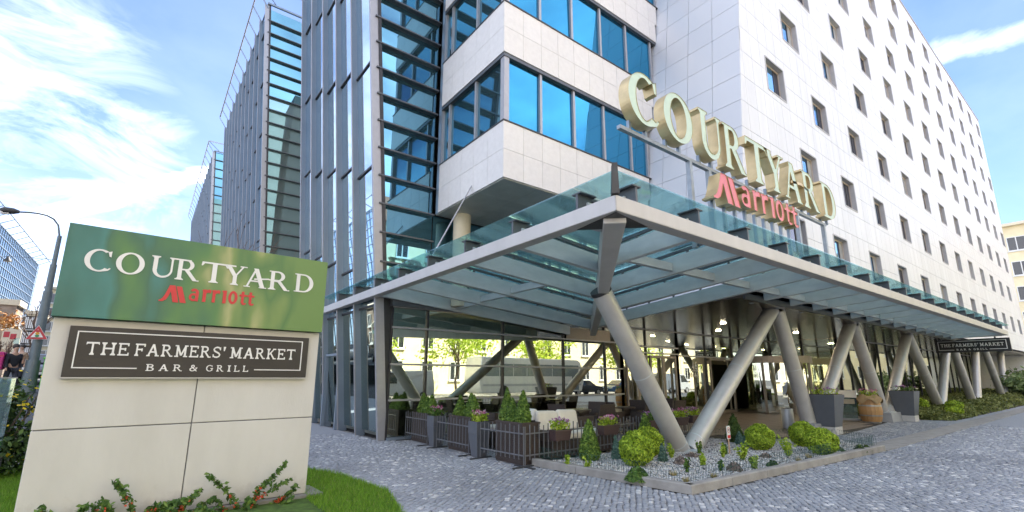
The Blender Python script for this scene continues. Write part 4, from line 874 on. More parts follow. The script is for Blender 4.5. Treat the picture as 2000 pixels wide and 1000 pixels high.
for x in bx:                                         # beams of the long wing, with spacer rail and stubs
    if x > XE - .3: break
    yi = yin(x) if x < 11.75 else 6.1
    x_ = x + .0; za, zb = beamZ(zr(0, CY + .25)), beamZ(zr(0, yi)); m = MB(); dpt = .30
    m.hexa([(x_ - .06, CY + .2, ZF + .01), (x_ + .06, CY + .2, ZF + .01), (x_ + .06, yi, zb - dpt), (x_ - .06, yi, zb - dpt)], [(x_ - .06, CY + .2, za), (x_ + .06, CY + .2, za), (x_ + .06, yi, zb), (x_ - .06, yi, zb)])
    cb(m, 'beam', 'steel_beam')
    m = MB(); m.bar((x_, CY + .3, zr(0, CY + .3) - .045), (x_, yi, zr(0, yi) - .045), .05, .05)
    n = max(1, int((yi - CY) / .8))
    for i in range(n): yy = CY + .4 + i * .8; m.box(x_ - .02, yy, zr(0, yy) - .14, x_ + .02, yy + .04, zr(0, yy) - .06)
    cb(m, 'glazing_rail', 'louvre_paint')
    m = MB(); m.box(x_ - .02, CY + .03, ZF + .24, x_ + .02, CY + .32, ZF + .46); m.box(x_ - .09, CY + .02, ZF + .455, x_ + .09, CY + .35, ZF + .475); m.box(x_ - .07, CY + .03, ZF + .222, x_ + .07, CY + .2, ZF + .24); cb(m, 'bracket', 'louvre_paint')
for y in by:
    if y > 16.2: break
    xi = xin(y) if y < 12.1 else 4.8
    if y < 12.1:
        za, zb = beamZ(zl(CX + .25, 0)), beamZ(zl(xi, 0)); m = MB()
        m.hexa([(CX + .2, y - .06, ZF + .01), (xi, y - .06, zb - .3), (xi, y + .06, zb - .3), (CX + .2, y + .06, ZF + .01)], [(CX + .2, y - .06, za), (xi, y - .06, zb), (xi, y + .06, zb), (CX + .2, y + .06, za)]); cb(m, 'beam', 'steel_beam')
        m = MB(); m.bar((CX + .3, y, zl(CX + .3, 0) - .045), (xi, y, zl(xi, 0) - .045), .05, .05)
        for i in range(max(1, int((xi - CX) / .8))): xx = CX + .4 + i * .8; m.box(xx, y - .02, zl(xx, 0) - .14, xx + .04, y + .02, zl(xx, 0) - .06)
        cb(m, 'glazing_rail', 'louvre_paint')
    m = MB(); m.box(CX + .03, y - .02, ZF + .24, CX + .32, y + .02, ZF + .46); m.box(CX + .02, y - .09, ZF + .455, CX + .35, y + .09, ZF + .475); m.box(CX + .03, y - .07, ZF + .222, CX + .2, y + .07, ZF + .24); cb(m, 'bracket', 'louvre_paint')
# tapered diagonal arm from the corner, and the valley beam behind it
m = MB(); dq = Vector((1, 1, 0)).normalized(); sd_ = Vector((1, -1, 0)).normalized()
def dpt(s, o, z): p = Vector((CX, CY, 0)) + dq * s + sd_ * o; return (p.x, p.y, z)
m.hexa([dpt(.28, -.15, 3.62), dpt(.28, .15, 3.62), dpt(3.6, .10, 3.18), dpt(3.6, -.10, 3.18)], [dpt(.28, -.15, 3.95), dpt(.28, .15, 3.95), dpt(3.6, .10, 3.72), dpt(3.6, -.10, 3.72)]); cb(m, 'corner_arm', 'steel_paint', bevel=.01)
m = MB(); m.hexa([dpt(3.62, -.09, 3.16), dpt(3.62, .09, 3.16), dpt(10.0, .09, 2.95), dpt(10.0, -.09, 2.95)], [dpt(3.62, -.09, 3.70), dpt(3.62, .09, 3.70), dpt(10.0, .09, 3.34), dpt(10.0, -.09, 3.34)]); cb(m, 'valley_beam', 'steel_paint')
m = MB(); m.prism([dpt(.05, 0, 3.69), dpt(.75, -.5, 3.69), dpt(.75, .5, 3.69)], (0, 0, .008)); cb(m, 'corner_plate', 'dark_steel')
m = MB(); m.hexa([dpt(-.02, -.05, 3.93), dpt(-.02, .05, 3.93), dpt(.16, .05, 3.93), dpt(.16, -.05, 3.93)], [dpt(-.05, -.035, 4.34), dpt(-.05, .035, 4.34), dpt(.1, .035, 4.34), dpt(.1, -.035, 4.34)]); cb(m, 'corner_clamp', 'dark_steel')
for i in range(1, 5):                                # short cross pieces between the beams
    y0, y1 = by[i] + .06, by[i + 1] - .06
    if xin(y0) > 7.1 and y1 < 12.1: m = MB(); z = zl(6.6 + i * .12, 0) - .3; m.box(6.6 + i * .12 - .05, y0, z - .1, 6.6 + i * .12 + .05, y1, z + .06); cb(m, 'cross_piece', 'steel_beam')
for i in range(1, 17):
    x0, x1 = bx[i] + .06, bx[i + 1] - .06; yy = 5.35
    if yin(x0) > yy: m = MB(); z = zr(0, yy) - .3; m.box(x0, yy - .05, z - .1, x1, yy + .05, z + .06); cb(m, 'cross_piece', 'steel_beam')
COLS = [((9.46, 6.35, .02), (7.04, 6.32, 3.30)), ((9.74, 6.35, .02), (14.15, 6.35, 3.36)), ((16.05, 6.35, .18), (14.85, 6.35, 3.36)), ((16.55, 6.35, .18), (20.3, 6.35, 3.3)), ((22.85, 6.35, .22), (21.05, 6.35, 3.3)), ((23.25, 6.35, .22), (27.3, 6.35, 3.3)),
        ((31.05, 6.35, .2), (27.95, 6.35, 3.3)), ((31.3, 6.35, .2), (34.6, 6.35, 3.3)), ((38.4, 6.35, .4), (36.1, 6.35, 3.3)), ((39.9, 6.35, .4), (41.9, 6.35, 3.3)), ((48.1, 6.35, .4), (45.3, 6.35, 3.3)), ((49.3, 6.35, .4), (50.8, 6.35, 3.3))]
COLS = [COLS[0]] + [(a, tuple(Vector(a).lerp(Vector(b), 3.56 / b[2] if False else (3.56 - a[2]) / (b[2] - a[2])))) for a, b in COLS[1:]]
for a, b in COLS:
    m = MB(); m.tube([a, b], .205, 24); col_ = cb(m, 'column', 'steel_column', smooth=True)
    dd_ = (Vector(b) - Vector(a)).normalized(); m = MB()
    for f_ in (.06, .5): q_ = Vector(a).lerp(Vector(b), f_); m.tube([q_, q_ + dd_ * .018], .2085, 24)
    cb(m, 'weld_band', 'steel_beam', smooth=True).parent = col_
m = MB(); p = Vector(COLS[0][1]); q = Vector(COLS[0][0]); dd = (p - q).normalized(); m.tube([p - dd * .05, p + dd * .03], .215, 24); cb(m, 'column_cap', 'dark_steel')
for x_, r_, z_ in ((9.6, .36, .075), (16.3, .34, .30), (23.05, .34, .34)):
    m = MB(); m.lathe([(r_, z_), (r_, z_ + .022)], (x_, 6.35, 0), 24)
    for k in range(8): m.lathe([(.018, z_ + .022), (.018, z_ + .045)], (x_ + (r_ - .05) * math.cos(k * .785), 6.35 + (r_ - .05) * math.sin(k * .785), 0), 6)
    cb(m, 'base_plate', 'steel_beam')
def block(x0, x1, y0, y1, h, ins=.03):
    m = MB(); m.hexa([(x0, y0, 0), (x1, y0, 0), (x1, y1, 0), (x0, y1, 0)], [(x0 + ins, y0 + ins, h), (x1 - ins, y0 + ins, h), (x1 - ins, y1 - ins, h), (x0 + ins, y1 - ins, h)]); return cb(m, 'column_block', 'concrete_block', bevel=.01)
block(15.55, 17.0, 6.0, 6.7, .30); block(22.3, 23.75, 5.95, 6.75, .34)
for a, b in (((6.42, 10.2, 6.72), (4.75, 9.2, 4.2)),): m = MB(); m.tube([a, b], .018, 8); m.ball(a, .05); cb(m, 'tie_rod', 'mullion_light')
# ------------------------------------------------------------------ letters standing on the canopy
RS = thing('rooftop_sign', 'tall gold sided mint letters reading COURTYARD on a steel rail above the canopy', 'sign', (6.0, 4.6, 4.2))
U0, SCL = -2.699, 9.13 / 2.507
def rx(u): return 6.0 + (u - U0) * SCL
for ch, a, b, z in WORD1:
    zz = 5.93; glyph_mesh(ch, rx(a), rx(b) - .02, zz, zz + 1.02, .21, None, 4.6, rim=.012, tk=.21, tn=.09).build('letter', ['mint_face', 'gold_side'], RS)
    xm = (rx(a) + rx(b)) / 2
    for s in (-.22, .22): m = MB(); m.box(xm + s - .03, 4.76, 5.86, xm + s + .03, 4.82, 6.02); m.build('stub', 'fin_paint', RS)
m = MB(); m.prism([(rx(-.97), 4.6, 6.47), (rx(-.80), 4.6, 6.55), (rx(-.68), 4.6, 6.46), (rx(-.68), 4.6, 6.40), (rx(-.80), 4.6, 6.48), (rx(-.97), 4.6, 6.40)], (0, .3, 0)); m.build('letter_stroke', 'gold_side', RS)
m = MB(); m.box(5.95, 4.76, 5.79, 14.75, 4.84, 5.86); m.build('rail', 'rail_light', RS)
for x in (8.05, 8.75, 12.9, 14.6):
    m = MB(); m.box(x - .045, 4.755, 4.02, x + .045, 4.845, 5.79); m.build('post', 'rail_light', RS)
    if x < 14: m = MB(); m.prism([(x - .04, 4.86, 4.12), (x - .04, 5.35, 4.08), (x - .04, 4.86, 4.55)], (.08, 0, 0)); m.build('gusset', 'fin_paint', RS)
RM = thing('rooftop_sign', 'smaller pink letters reading Marriott hung below the mint letters', 'sign', (9.0, 4.5, 4.2))
for ch, a, b, z, h in WORD2: glyph_mesh(ch, rx(a) - .42, rx(b) - .40, 4.98 + (z - 2.49) * SCL * .75, 4.98 + (z - 2.49) * SCL * .75 + h * SCL * .80, .24, None, 4.45, rim=.012).build('letter', ['pink_face', 'gold_side'], RM)
for i in range(9): x = rx(-1.93) - .3 + i * .42; m = MB(); m.box(x - .03, 4.6, 4.1, x + .03, 4.66, 5.1); m.build('stub', 'fin_paint', RM)
# ------------------------------------------------------------------ hanging restaurant sign at the end of the canopy
HS = thing('hanging_sign', 'black restaurant sign with white lettering hung under the far end of the canopy', 'sign', (XE - .02, 6.6, 2.94), math.radians(-90))
m = MB(); m.box(0, -.02, 0, 2.84, .10, .66); hb = pbuild(m, 'board', 'board_black', HS)
farmers(hb, .14, 2.70, .13, .57, -.03, 'letter_white', .013, .01, dict(tk=.20, tn=.16, sf=.13, se=.09))
for x in (.5, 2.3): m = MB(); m.box(x, .02, .66, x + .06, .08, .80); pbuild(m, 'hanger', 'dark_steel', HS)
# ------------------------------------------------------------------ plants
ramp_mat('box_leaf', [(0, (.10, .18, .015)), (.45, (.28, .42, .03)), (.8, (.44, .58, .04)), (1, (.56, .66, .08))], transl=.3)
ramp_mat('thuja_leaf', [(0, (.04, .09, .015)), (.5, (.11, .21, .03)), (.85, (.21, .33, .05)), (1, (.30, .42, .07))], transl=.25)
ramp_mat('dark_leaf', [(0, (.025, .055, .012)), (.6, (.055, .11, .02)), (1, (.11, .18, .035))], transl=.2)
ramp_mat('blue_leaf', [(0, (.06, .13, .10)), (.6, (.12, .22, .17)), (1, (.20, .32, .26))], transl=.2)
ramp_mat('lime_leaf', [(0, (.18, .30, .02)), (.5, (.38, .54, .04)), (1, (.62, .70, .12))], transl=.35)
ramp_mat('shrub_leaf', [(0, (.04, .10, .02)), (.6, (.09, .19, .03)), (1, (.20, .30, .06))], transl=.3)
ramp_mat('heather', [(0, (.10, .075, .065)), (.6, (.20, .15, .13)), (1, (.33, .26, .22))])
ramp_mat('dry_blade', [(0, (.36, .26, .10)), (.6, (.55, .42, .19)), (1, (.35, .40, .09))], transl=.3)
ramp_mat('yellow_flower', [(0, (.62, .42, .01)), (1, (.85, .66, .03))], transl=.3)
ramp_mat('pink_flower', [(0, (.45, .06, .20)), (.5, (.65, .25, .45)), (1, (.85, .68, .80))], transl=.3)
ramp_mat('violet_flower', [(0, (.25, .05, .24)), (.6, (.45, .20, .45)), (1, (.85, .75, .85))], transl=.3)
ramp_mat('red_flower', [(0, (.55, .035, .015)), (1, (.80, .14, .06))])
ramp_mat('cover_leaf', [(0, (.075, .095, .025)), (.5, (.155, .185, .05)), (1, (.28, .30, .10))], transl=.2)
ramp_mat('spring_leaf', [(0, (.22, .32, .02)), (.5, (.42, .56, .05)), (1, (.62, .70, .14))], transl=.45)
mat('bark', (0.12, 0.09, 0.065), .9, var=.25, scale=14, bump=.4, bscale=30); mat('twig', (0.16, 0.11, 0.085), .85, var=.2)
_FM = {}
def foliage(key, n, kind, rx_, h, size, mt, fill=.3, rough=.1, up=.25, seed=0, lobes=6, aspect=1.6):
    if key not in _FM:
        r = np.random.default_rng(seed + 11); P, O = shell_points(n, kind, rx_, h, r, fill, lobes, rough); V, Fq = leaf_quads(P, size, up, aspect, O, r); _FM[key] = npmesh('foliage', V, Fq, mt)
    return _FM[key]
def plant(name, label, cat, x, y, z, fol, stem_h=.08, stem_r=.012, rz=0.0, sc=1.0, group=None, core=None):
    t = thing(name, label, cat, (x, y, z), rz, group); link('foliage', fol, t)
    m = MB(); m.tube([(0, 0, -.03), (.004, 0, stem_h)], [stem_r, stem_r * .7], 6); m.build('stem', 'bark', t, world=False)
    if core: m = MB(); m.ball((0, 0, core[1] / 2), 1, 12, 8, (core[0], core[0], core[1] / 2)); m.build('inner_core', 'dark_leaf', t, world=False, smooth=True)  # dark solid core filling the inside of the plant
    t.scale = (sc,) * 3; return t
GB = 'clipped box balls in the gravel bed'
for k, (x, y, h, r, lab) in enumerate([(7.22, 5.77, .60, .30, 'clipped round box ball in front of the left leg of the nearest column pair'), (8.26, 6.30, .56, .30, 'clipped box ball half hidden behind the foremost ball'), (10.99, 5.38, .54, .29, 'clipped box ball right of the no dogs sign'), (12.39, 5.06, .55, .29, 'clipped box ball in front of the concrete column block'), (11.38, 4.31, .52, .30, 'broad clipped box ball nearest the kerb below the grey planter')]):
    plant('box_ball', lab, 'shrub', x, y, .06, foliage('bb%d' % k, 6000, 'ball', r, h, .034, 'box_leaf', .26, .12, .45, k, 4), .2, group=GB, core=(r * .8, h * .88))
for k, (x, y, h, r, lab, mt) in enumerate([(6.97, 6.69, .78, .20, 'upright conical thuja by the railing corner, left of the box balls', 'thuja_leaf'), (9.30, 7.15, .76, .21, 'conical thuja just left of the slanting column foot', 'thuja_leaf'), (11.78, 6.39, .68, .20, 'dark conical thuja behind the no dogs sign', 'dark_leaf')]):
    plant('cone_thuja', lab, 'shrub', x, y, .06, foliage('ct%d' % k, 4200, 'cone', r, h, .036, mt, .35, .16, .3, 20 + k), .2, .02)
for k, (x, y, h, r, lab) in enumerate([(7.45, 6.45, .46, .09, 'slim blue green conifer behind the foremost box ball'), (7.95, 5.75, .33, .09, 'small blue conifer right of the foremost box ball'), (11.5, 6.13, .30, .10, 'small blue conifer at the foot of the dark thuja'), (11.04, 5.75, .30, .09, 'small blue conifer left of the middle box ball')]):
    plant('blue_conifer', lab, 'shrub', x, y, .06, foliage('bc%d' % k, 900, 'cone', r, h, .03, 'blue_leaf', .5, .2, .5, 30 + k), .1)
def sprig(key, h, r, n, mt, seed):                   # loose young shrub: several upright shoots with leaves along them
    if key in _FM: return _FM[key]
    g_ = np.random.default_rng(seed); P = []; O = []
    for s in range(max(5, int(9 * r / .08))):
        a = g_.uniform(0, 6.283); l_ = h * g_.uniform(.55, 1.0); d = r * g_.uniform(.3, 1.1)
        for i in range(n):
            t_ = g_.uniform(.12, 1); P.append((math.cos(a) * d * t_ + g_.normal(0, .011), math.sin(a) * d * t_ + g_.normal(0, .011), l_ * t_)); O.append((math.cos(a), math.sin(a), .8))
    V, Fq = leaf_quads(np.array(P), .03, .5, 1.8, np.array(O), g_); _FM[key] = npmesh('foliage', V, Fq, mt); return _FM[key]
SM = [(6.06, 6.37, .23, .06, 'lime_leaf', 'tiny lime shrub nearest the left end of the kerb'), (6.18, 5.99, .24, .06, 'lime_leaf', 'tiny lime shrub in front of the railing corner thuja'), (8.44, 5.90, .30, .08, 'lime_leaf', 'lime shoot standing just left of the column foot'), (9.36, 5.86, .28, .08, 'thuja_leaf', 'small upright cone shrub in front of the column foot'), (8.16, 5.07, .23, .08, 'lime_leaf', 'bushy lime shrub below the small cone shrub'), (7.35, 4.86, .26, .06, 'shrub_leaf', 'narrow green shrub midway along the front of the bed'), (7.96, 4.62, .21, .06, 'shrub_leaf', 'narrow dark green shrub right of the grass tufts'), (9.32, 5.33, .29, .07, 'lime_leaf', 'lime shrub touching the stake of the no dogs sign'), (9.68, 5.48, .26, .06, 'shrub_leaf', 'green shrub right behind the no dogs stake'), (9.28, 4.92, .37, .12, 'lime_leaf', 'brightest yellow green shrub below the blue conifer'), (8.58, 4.34, .29, .09, 'lime_leaf', 'tall lime shrub near the kerb right of the heather'), (10.51, 4.62, .41, .15, 'lime_leaf', 'largest loose yellow green shrub left of the broad box ball')]
for k, (x, y, h, r, mt, lab) in enumerate(SM): plant('young_shrub', lab, 'shrub', x, y, .06, sprig('sm%d' % k, h, r, 34, mt, 50 + k), h * .5, .008, group='young shrubs planted in the gravel')
def low(key, h, r, n, mt, seed, size=.03):
    if key in _FM: return _FM[key]
    g_ = np.random.default_rng(seed); a = g_.uniform(0, 6.283, n); d = r * np.sqrt(g_.random(n)); P = np.stack([np.cos(a) * d, np.sin(a) * d, h * (1 - (d / r) ** 2) * g_.uniform(.25, 1, n)], 1); O = np.stack([np.cos(a), np.sin(a), np.full(n, .8)], 1)
    V, Fq = leaf_quads(P, size, .5, 2.4, O, g_); _FM[key] = npmesh('foliage', V, Fq, mt); return _FM[key]
LO = [(6.29, 5.03, .2, .2, 700, 'shrub_leaf', 'creeping_juniper', 'spreading green juniper under the foremost box ball'), (7.99, 5.39, .15, .14, 420, 'heather', 'heather', 'brown dry heather left of the narrow lime shrubs'), (8.16, 4.48, .15, .14, 420, 'heather', 'heather', 'purple brown heather right of the narrow dark shrub'), (8.94, 5.77, .08, .16, 260, 'heather', 'heather', 'flat reddish heather at the column foot'), (9.08, 4.27, .11, .12, 300, 'dark_leaf', 'ground_shrub', 'low dark green tuft by the kerb'), (10.0, 4.83, .10, .11, 240, 'heather', 'heather', 'small purple heather between the lime shrubs'), (12.5, 4.0, .15, .12, 300, 'dark_leaf', 'ground_shrub', 'low dark shrub at the far right kerb end'), (12.82, 3.98, .11, .10, 240, 'dark_leaf', 'ground_shrub', 'last low shrub at the right tip of the bed'), (12.2, 4.3, .11, .12, 240, 'dark_leaf', 'ground_shrub', 'low green tuft touching the broad box ball')]
for k, (x, y, h, r, n, mt, nm, lab) in enumerate(LO): plant(nm, lab, 'plant', x, y, .06, low('lo%d' % k, h, r, n, mt, 80 + k), h * .4, .006)
def tuft(h, r, n, seed):
    g_ = np.random.default_rng(seed); a = g_.uniform(0, 6.283, n); b = np.stack([np.cos(a) * r * .3, np.sin(a) * r * .3, np.zeros(n)], 1); t_ = np.stack([np.cos(a) * r * g_.uniform(.5, 1.2, n), np.sin(a) * r * g_.uniform(.5, 1.2, n), h * g_.uniform(.5, 1.1, n)], 1); s = np.stack([-np.sin(a), np.cos(a), 0 * a], 1) * .004
    return npmesh('blades', np.stack([b - s, b + s, t_], 1).reshape(-1, 3), np.arange(3 * n).reshape(-1, 3), 'dry_blade')
tm_ = [tuft(.09, .08, 130, s) for s in range(5)]
for k, (x, y, lab) in enumerate([(6.94, 4.84, 'straw coloured grass tuft left of the narrow green shrub'), (6.70, 4.46, 'straw grass tuft nearest the kerb corner'), (7.32, 4.37, 'straw grass tuft beside the purple heather'), (10.03, 4.23, 'straw grass tuft below the largest loose shrub'), (10.64, 4.29, 'straw grass tuft left of the broad box ball')]):
    t = thing('grass_tuft', lab, 'plant', (x, y, .06), k * 1.1, 'straw coloured grass tufts'); link('blades', tm_[k], t)
# low green wire fence round the bed
mat('green_wire', (0.03, 0.10, 0.09), .45, metal=.3, var=.1)
def wire_fence(pts, label, h=.27, stp=.085):
    t = thing('wire_fence', label, 'fence', (*pts[0], .06)); tot = 0; m = MB(); hoop = MB()
    for (xa, ya), (xb, yb) in zip(pts[:-1], pts[1:]):
        L_ = math.hypot(xb - xa, yb - ya); n = int(L_ / stp); dx, dy = (xb - xa) / L_, (yb - ya) / L_; r_ = random.Random(int(L_ * 100))
        P = lambda s, z: (xa + dx * s + r_.uniform(-.006, .006), ya + dy * s + r_.uniform(-.006, .006), z)
        for i in range(n):
            s = i * stp; pts_ = [P(s, .06)] + [P(s + stp * .72 - stp * .72 * math.cos(u), .06 + h * .72 + h * .28 * math.sin(u)) for u in (0, .5, 1.05, 1.57, 2.1, 2.65, 3.14)] + [P(s + stp * 1.44, .06)]
            for a, b in zip(pts_[:-1], pts_[1:]): hoop.bar(a, b, .0035, .0035)
        for z in (.10, .17, .235): m.bar((xa, ya, z), (xb, yb, z), .003, .003)
    hoop.build('hoops', 'green_wire', t, kind='stuff'); m.build('line_wire', 'green_wire', t)
wire_fence([(6.05, 7.1), (6.42, 4.27)], 'low green wire hoop fence along the left kerb of the gravel bed'); wire_fence([(6.45, 4.25), (13.4, 3.99)], 'low green wire hoop fence along the front kerb of the gravel bed')
wire_fence([(13.5, 3.98), (14.3, 5.05), (12.95, 6.02), (11.9, 7.0)], 'low wire hoop fence at the back of the bed by the entrance')
# no dogs sign
S = thing('no_dogs_sign', 'small white no dogs sign on a wooden stake in the gravel', 'sign', (9.89, 5.5, .06)); mat('stake_wood', (.50, .33, .22), .8, var=.15)
m = MB(); m.box(-.018, 0, 0, .018, .012, .36); m.build('stake', 'stake_wood', S, world=False)
m = MB(); m.box(-.062, -.012, .30, .062, 0, .56); pl = m.build('plate', 'white_frame', S, world=False)
m = MB()
for k in range(20):
    a, b = 2 * math.pi * k / 20, 2 * math.pi * (k + 1) / 20; f_ = lambda t_, r: (r * math.cos(t_), -.0135, .475 + r * math.sin(t_)); m.quad(f_(a, .046), f_(b, .046), f_(b, .056), f_(a, .056))
m.box(-.055, -.0135, .315, .055, -.0125, .375); m.build('red_print', 'letter_red', pl, world=False)
m = MB(); m.add([(-.025, -.0135, .47), (.02, -.0135, .47), (.02, -.0135, .49), (-.025, -.0135, .49)], [(0, 1, 2, 3)]); m.add([(.015, -.0135, .485), (.033, -.0135, .495), (.025, -.0135, .512), (.012, -.0135, .5)], [(0, 1, 2, 3)])
for x in (-.022, .012): m.add([(x, -.0135, .445), (x + .008, -.0135, .445), (x + .008, -.0135, .472), (x, -.0135, .472)], [(0, 1, 2, 3)])
m.build('dog_print', 'board_black', pl, world=False)
# ------------------------------------------------------------------ terrace: wicker planters, grey planters, railings, flower boxes, furniture
mat('wicker', (.075, .055, .048), .6, var=.2, scale=3, stretch=(6, 6, 60), bump=.5, bscale=18); mat('wicker_light', (.115, .085, .07), .6, var=.2, scale=3, stretch=(6, 6, 60), bump=.5, bscale=18)
mat('grey_planter', (.105, .115, .135), .42, var=.05); mat('soil', (.05, .035, .025), .95); mat('cushion', (.78, .74, .67), .9, var=.05, scale=5, bump=.15, bscale=12)
mat('rail_paint', (.17, .175, .19), .45, metal=.3, var=.08); mat('flowerbox', (.085, .055, .055), .5, var=.08); mat('table_top', (.08, .06, .05), .35)
def wicker_box(x0, y0, x1, y1, h, label):
    t = thing('wicker_planter', label, 'planter', (x0, y0, 0), 0, 'brown wicker planters along the terrace')
    m = MB(); n = int(h / .022)
    for k in range(n):                                # woven courses stand proud one by one
        z = .03 + (h - .06) * k / n; o = .004 if k % 2 else 0; m.box(x0 - o, y0 - o, z, x1 + o, y1 + o, z + (h - .06) / n * .86)
    m.box(x0 + .008, y0 + .008, 0, x1 - .008, y1 - .008, h - .03); m.build('woven_body', 'wicker', t)
    m = MB()
    for a in ((x0 - .012, y0 - .012, x1 + .012, y0 + .03), (x0 - .012, y1 - .03, x1 + .012, y1 + .012), (x0 - .012, y0 + .03, x0 + .03, y1 - .03), (x1 - .03, y0 + .03, x1 + .012, y1 - .03)): m.box(a[0], a[1], h - .03, a[2], a[3], h)
    m.build('rim', 'wicker', t); m = MB(); m.box(x0 + .03, y0 + .03, h - .05, x1 - .03, y1 - .03, h - .03); m.build('soil', 'soil', t); return t
wicker_box(5.78, 7.27, 6.22, 8.12, .76, 'nearest brown wicker planter at the railing corner with three tall conifers')
wicker_box(5.78, 9.05, 6.22, 10.0, .75, 'middle brown wicker planter between the two slim grey planters')
wicker_box(5.74, 10.95, 6.18, 11.83, .71, 'farthest brown wicker planter beside the glass wall')
for k, (x, y, z, h, r, lab) in enumerate([(5.98, 7.48, .70, .66, .16, 'right conifer in the nearest wicker planter'), (5.95, 7.78, .70, .50, .13, 'shorter middle conifer in the nearest wicker planter'), (5.98, 8.0, .70, .70, .16, 'tallest left conifer in the nearest wicker planter'), (5.96, 9.22, .70, .52, .17, 'right conifer in the middle wicker planter'), (6.04, 9.45, .70, .56, .16, 'taller back conifer in the middle wicker planter'), (5.95, 9.78, .70, .50, .15, 'left conifer in the middle wicker planter'), (5.94, 11.15, .66, .52, .17, 'right conifer in the farthest wicker planter'), (5.95, 11.42, .66, .46, .16, 'middle conifer in the farthest wicker planter'), (5.96, 11.65, .66, .55, .16, 'left conifer in the farthest wicker planter')]):
    plant('planter_conifer', lab, 'shrub', x, y, z, foliage('pc%d' % k, 2600, 'cone', r, h, .034, 'thuja_leaf', .4, .16, .5, 100 + k), .15, .015, group='conifers growing in wicker planters')
def flowers(x, y, z, rx_, ry_, seed, lab, name='flowers', n=260, group=None, mt='pink_flower', hh=.16):
    g_ = np.random.default_rng(seed); t = thing(name, lab, 'flowers', (x, y, z), 0, group)
    P = np.stack([g_.uniform(-rx_, rx_, n), g_.uniform(-ry_, ry_, n), g_.uniform(-.03, hh, n)], 1); V, Fq = leaf_quads(P, .042, .5, 1.3, None, g_); link('leaves', npmesh('leaves', V, Fq, 'lime_leaf' if seed % 3 else 'shrub_leaf'), t)
    nf = max(6, int(n * .09)); P = []
    for i in range(nf):
        c = np.array([g_.uniform(-rx_, rx_), g_.uniform(-ry_, ry_), hh * g_.uniform(.75, 1.25)]); P += list(c + g_.normal(0, .014, (7, 3)))
    V, Fq = leaf_quads(np.array(P), .034, .6, 1.0, None, g_); link('blossoms', npmesh('blossoms', V, Fq, mt), t); return t
def slim_planter(cx, cy, lab):
    t = thing('slim_planter', lab, 'planter', (cx, cy, 0), 0, 'slim grey planters in the terrace railing'); m = MB()
    R0, R1, Hh = .115, .165, .70; sq = lambda r, z: [(-r, -r, z), (r, -r, z), (r, r, z), (-r, r, z)]
    m.hexa(sq(R0, 0), sq(R1, .46)); m.hexa(sq(R1 + .004, .46), sq(R1 + .004, Hh)); m.build('body', 'grey_planter', t, world=False, bevel=.006)
    m = MB(); m.box(-R1 + .01, -R1 + .01, Hh + .001, R1 - .01, R1 - .01, Hh + .004); m.build('soil', 'soil', t, world=False)
slim_planter(5.72, 10.48, 'slim grey planter with pink flowers, left and farther of the two'); slim_planter(5.73, 8.64, 'slim grey planter with pink flowers, right and nearer of the two')
flowers(5.72, 10.48, .72, .14, .14, 3, 'pink and white flowers in the farther slim grey planter'); flowers(5.73, 8.64, .72, .14, .14, 4, 'pink and white flowers in the nearer slim grey planter')
def railing(p, q, lab, h=.74, feet=True, stp=.12):
    t = thing('railing', lab, 'railing', (*p, 0), 0, 'dark steel terrace railings'); P, Q = Vector((*p, 0)), Vector((*q, 0)); L_ = (Q - P).length; d = (Q - P).normalized(); n = int(L_ / stp)
    for z in (.20, .58): m = MB(); m.bar(P + Vector((0, 0, z)), Q + Vector((0, 0, z)), .022, .022); m.build('rail', 'rail_paint', t)
    for i in range(n + 1):
        a = P + d * (i * L_ / n); m = MB(); post = i in (0, n); m.bar(a + Vector((0, 0, .0 if post else .12)), a + Vector((0, 0, h - (0 if i % 2 else .03))), .015, .015); m.build('bar', 'rail_paint', t)
    if feet:
        s = Vector((-d.y, d.x, 0))
        for a in (P, Q): m = MB(); m.bar(a - s * .25 + Vector((0, 0, .012)), a + s * .28 + Vector((0, 0, .012)), .05, .02); m.build('foot', 'dark_steel', t)
railing((5.62, 11.95), (5.62, 10.72), 'railing section beside the farthest wicker planter'); railing((5.62, 10.25), (5.62, 8.86), 'railing section in front of the middle wicker planter'); railing((5.62, 8.42), (5.70, 7.12), 'railing section in front of the nearest wicker planter'); railing((5.72, 7.10), (9.2, 7.32), 'railing along the gravel bed, left of the slanting column'); railing((9.3, 7.33), (12.2, 7.75), 'railing along the gravel bed, behind the slanting column')
for k, (x, y, l_, lab) in enumerate([(6.55, 7.06, .42, 'brown flower box hung on the railing left of the corner thuja'), (8.05, 7.16, .5, 'brown flower box hung on the railing right of the corner thuja'), (9.75, 7.3, .5, 'brown flower box behind the left leg of the column pair'), (11.15, 7.48, .5, 'brown flower box seen between the two column legs'), (12.0, 7.62, .4, 'brown flower box at the entrance end of the railing')]):
    t = thing('flower_box', lab, 'flower box', (x, y, .42), 0, 'flower boxes hung on the terrace railing'); m = MB(); a, b = l_ / 2, .11
    m.hexa([(-a * .88, -b * .75, 0), (a * .88, -b * .75, 0), (a * .88, b * .75, 0), (-a * .88, b * .75, 0)], [(-a, -b, .17), (a, -b, .17), (a, b, .17), (-a, b, .17)]); m.box(-a - .012, -b - .012, .17, a + .012, b + .012, .195); m.build('trough', 'flowerbox', t, world=False)
    flowers(x, y, .62, l_ / 2, .09, 10 + k, lab.replace('brown flower box', 'pink and violet flowers in the box'), group='flowers in the railing boxes', mt='pink_flower' if k % 2 else 'violet_flower', n=300)
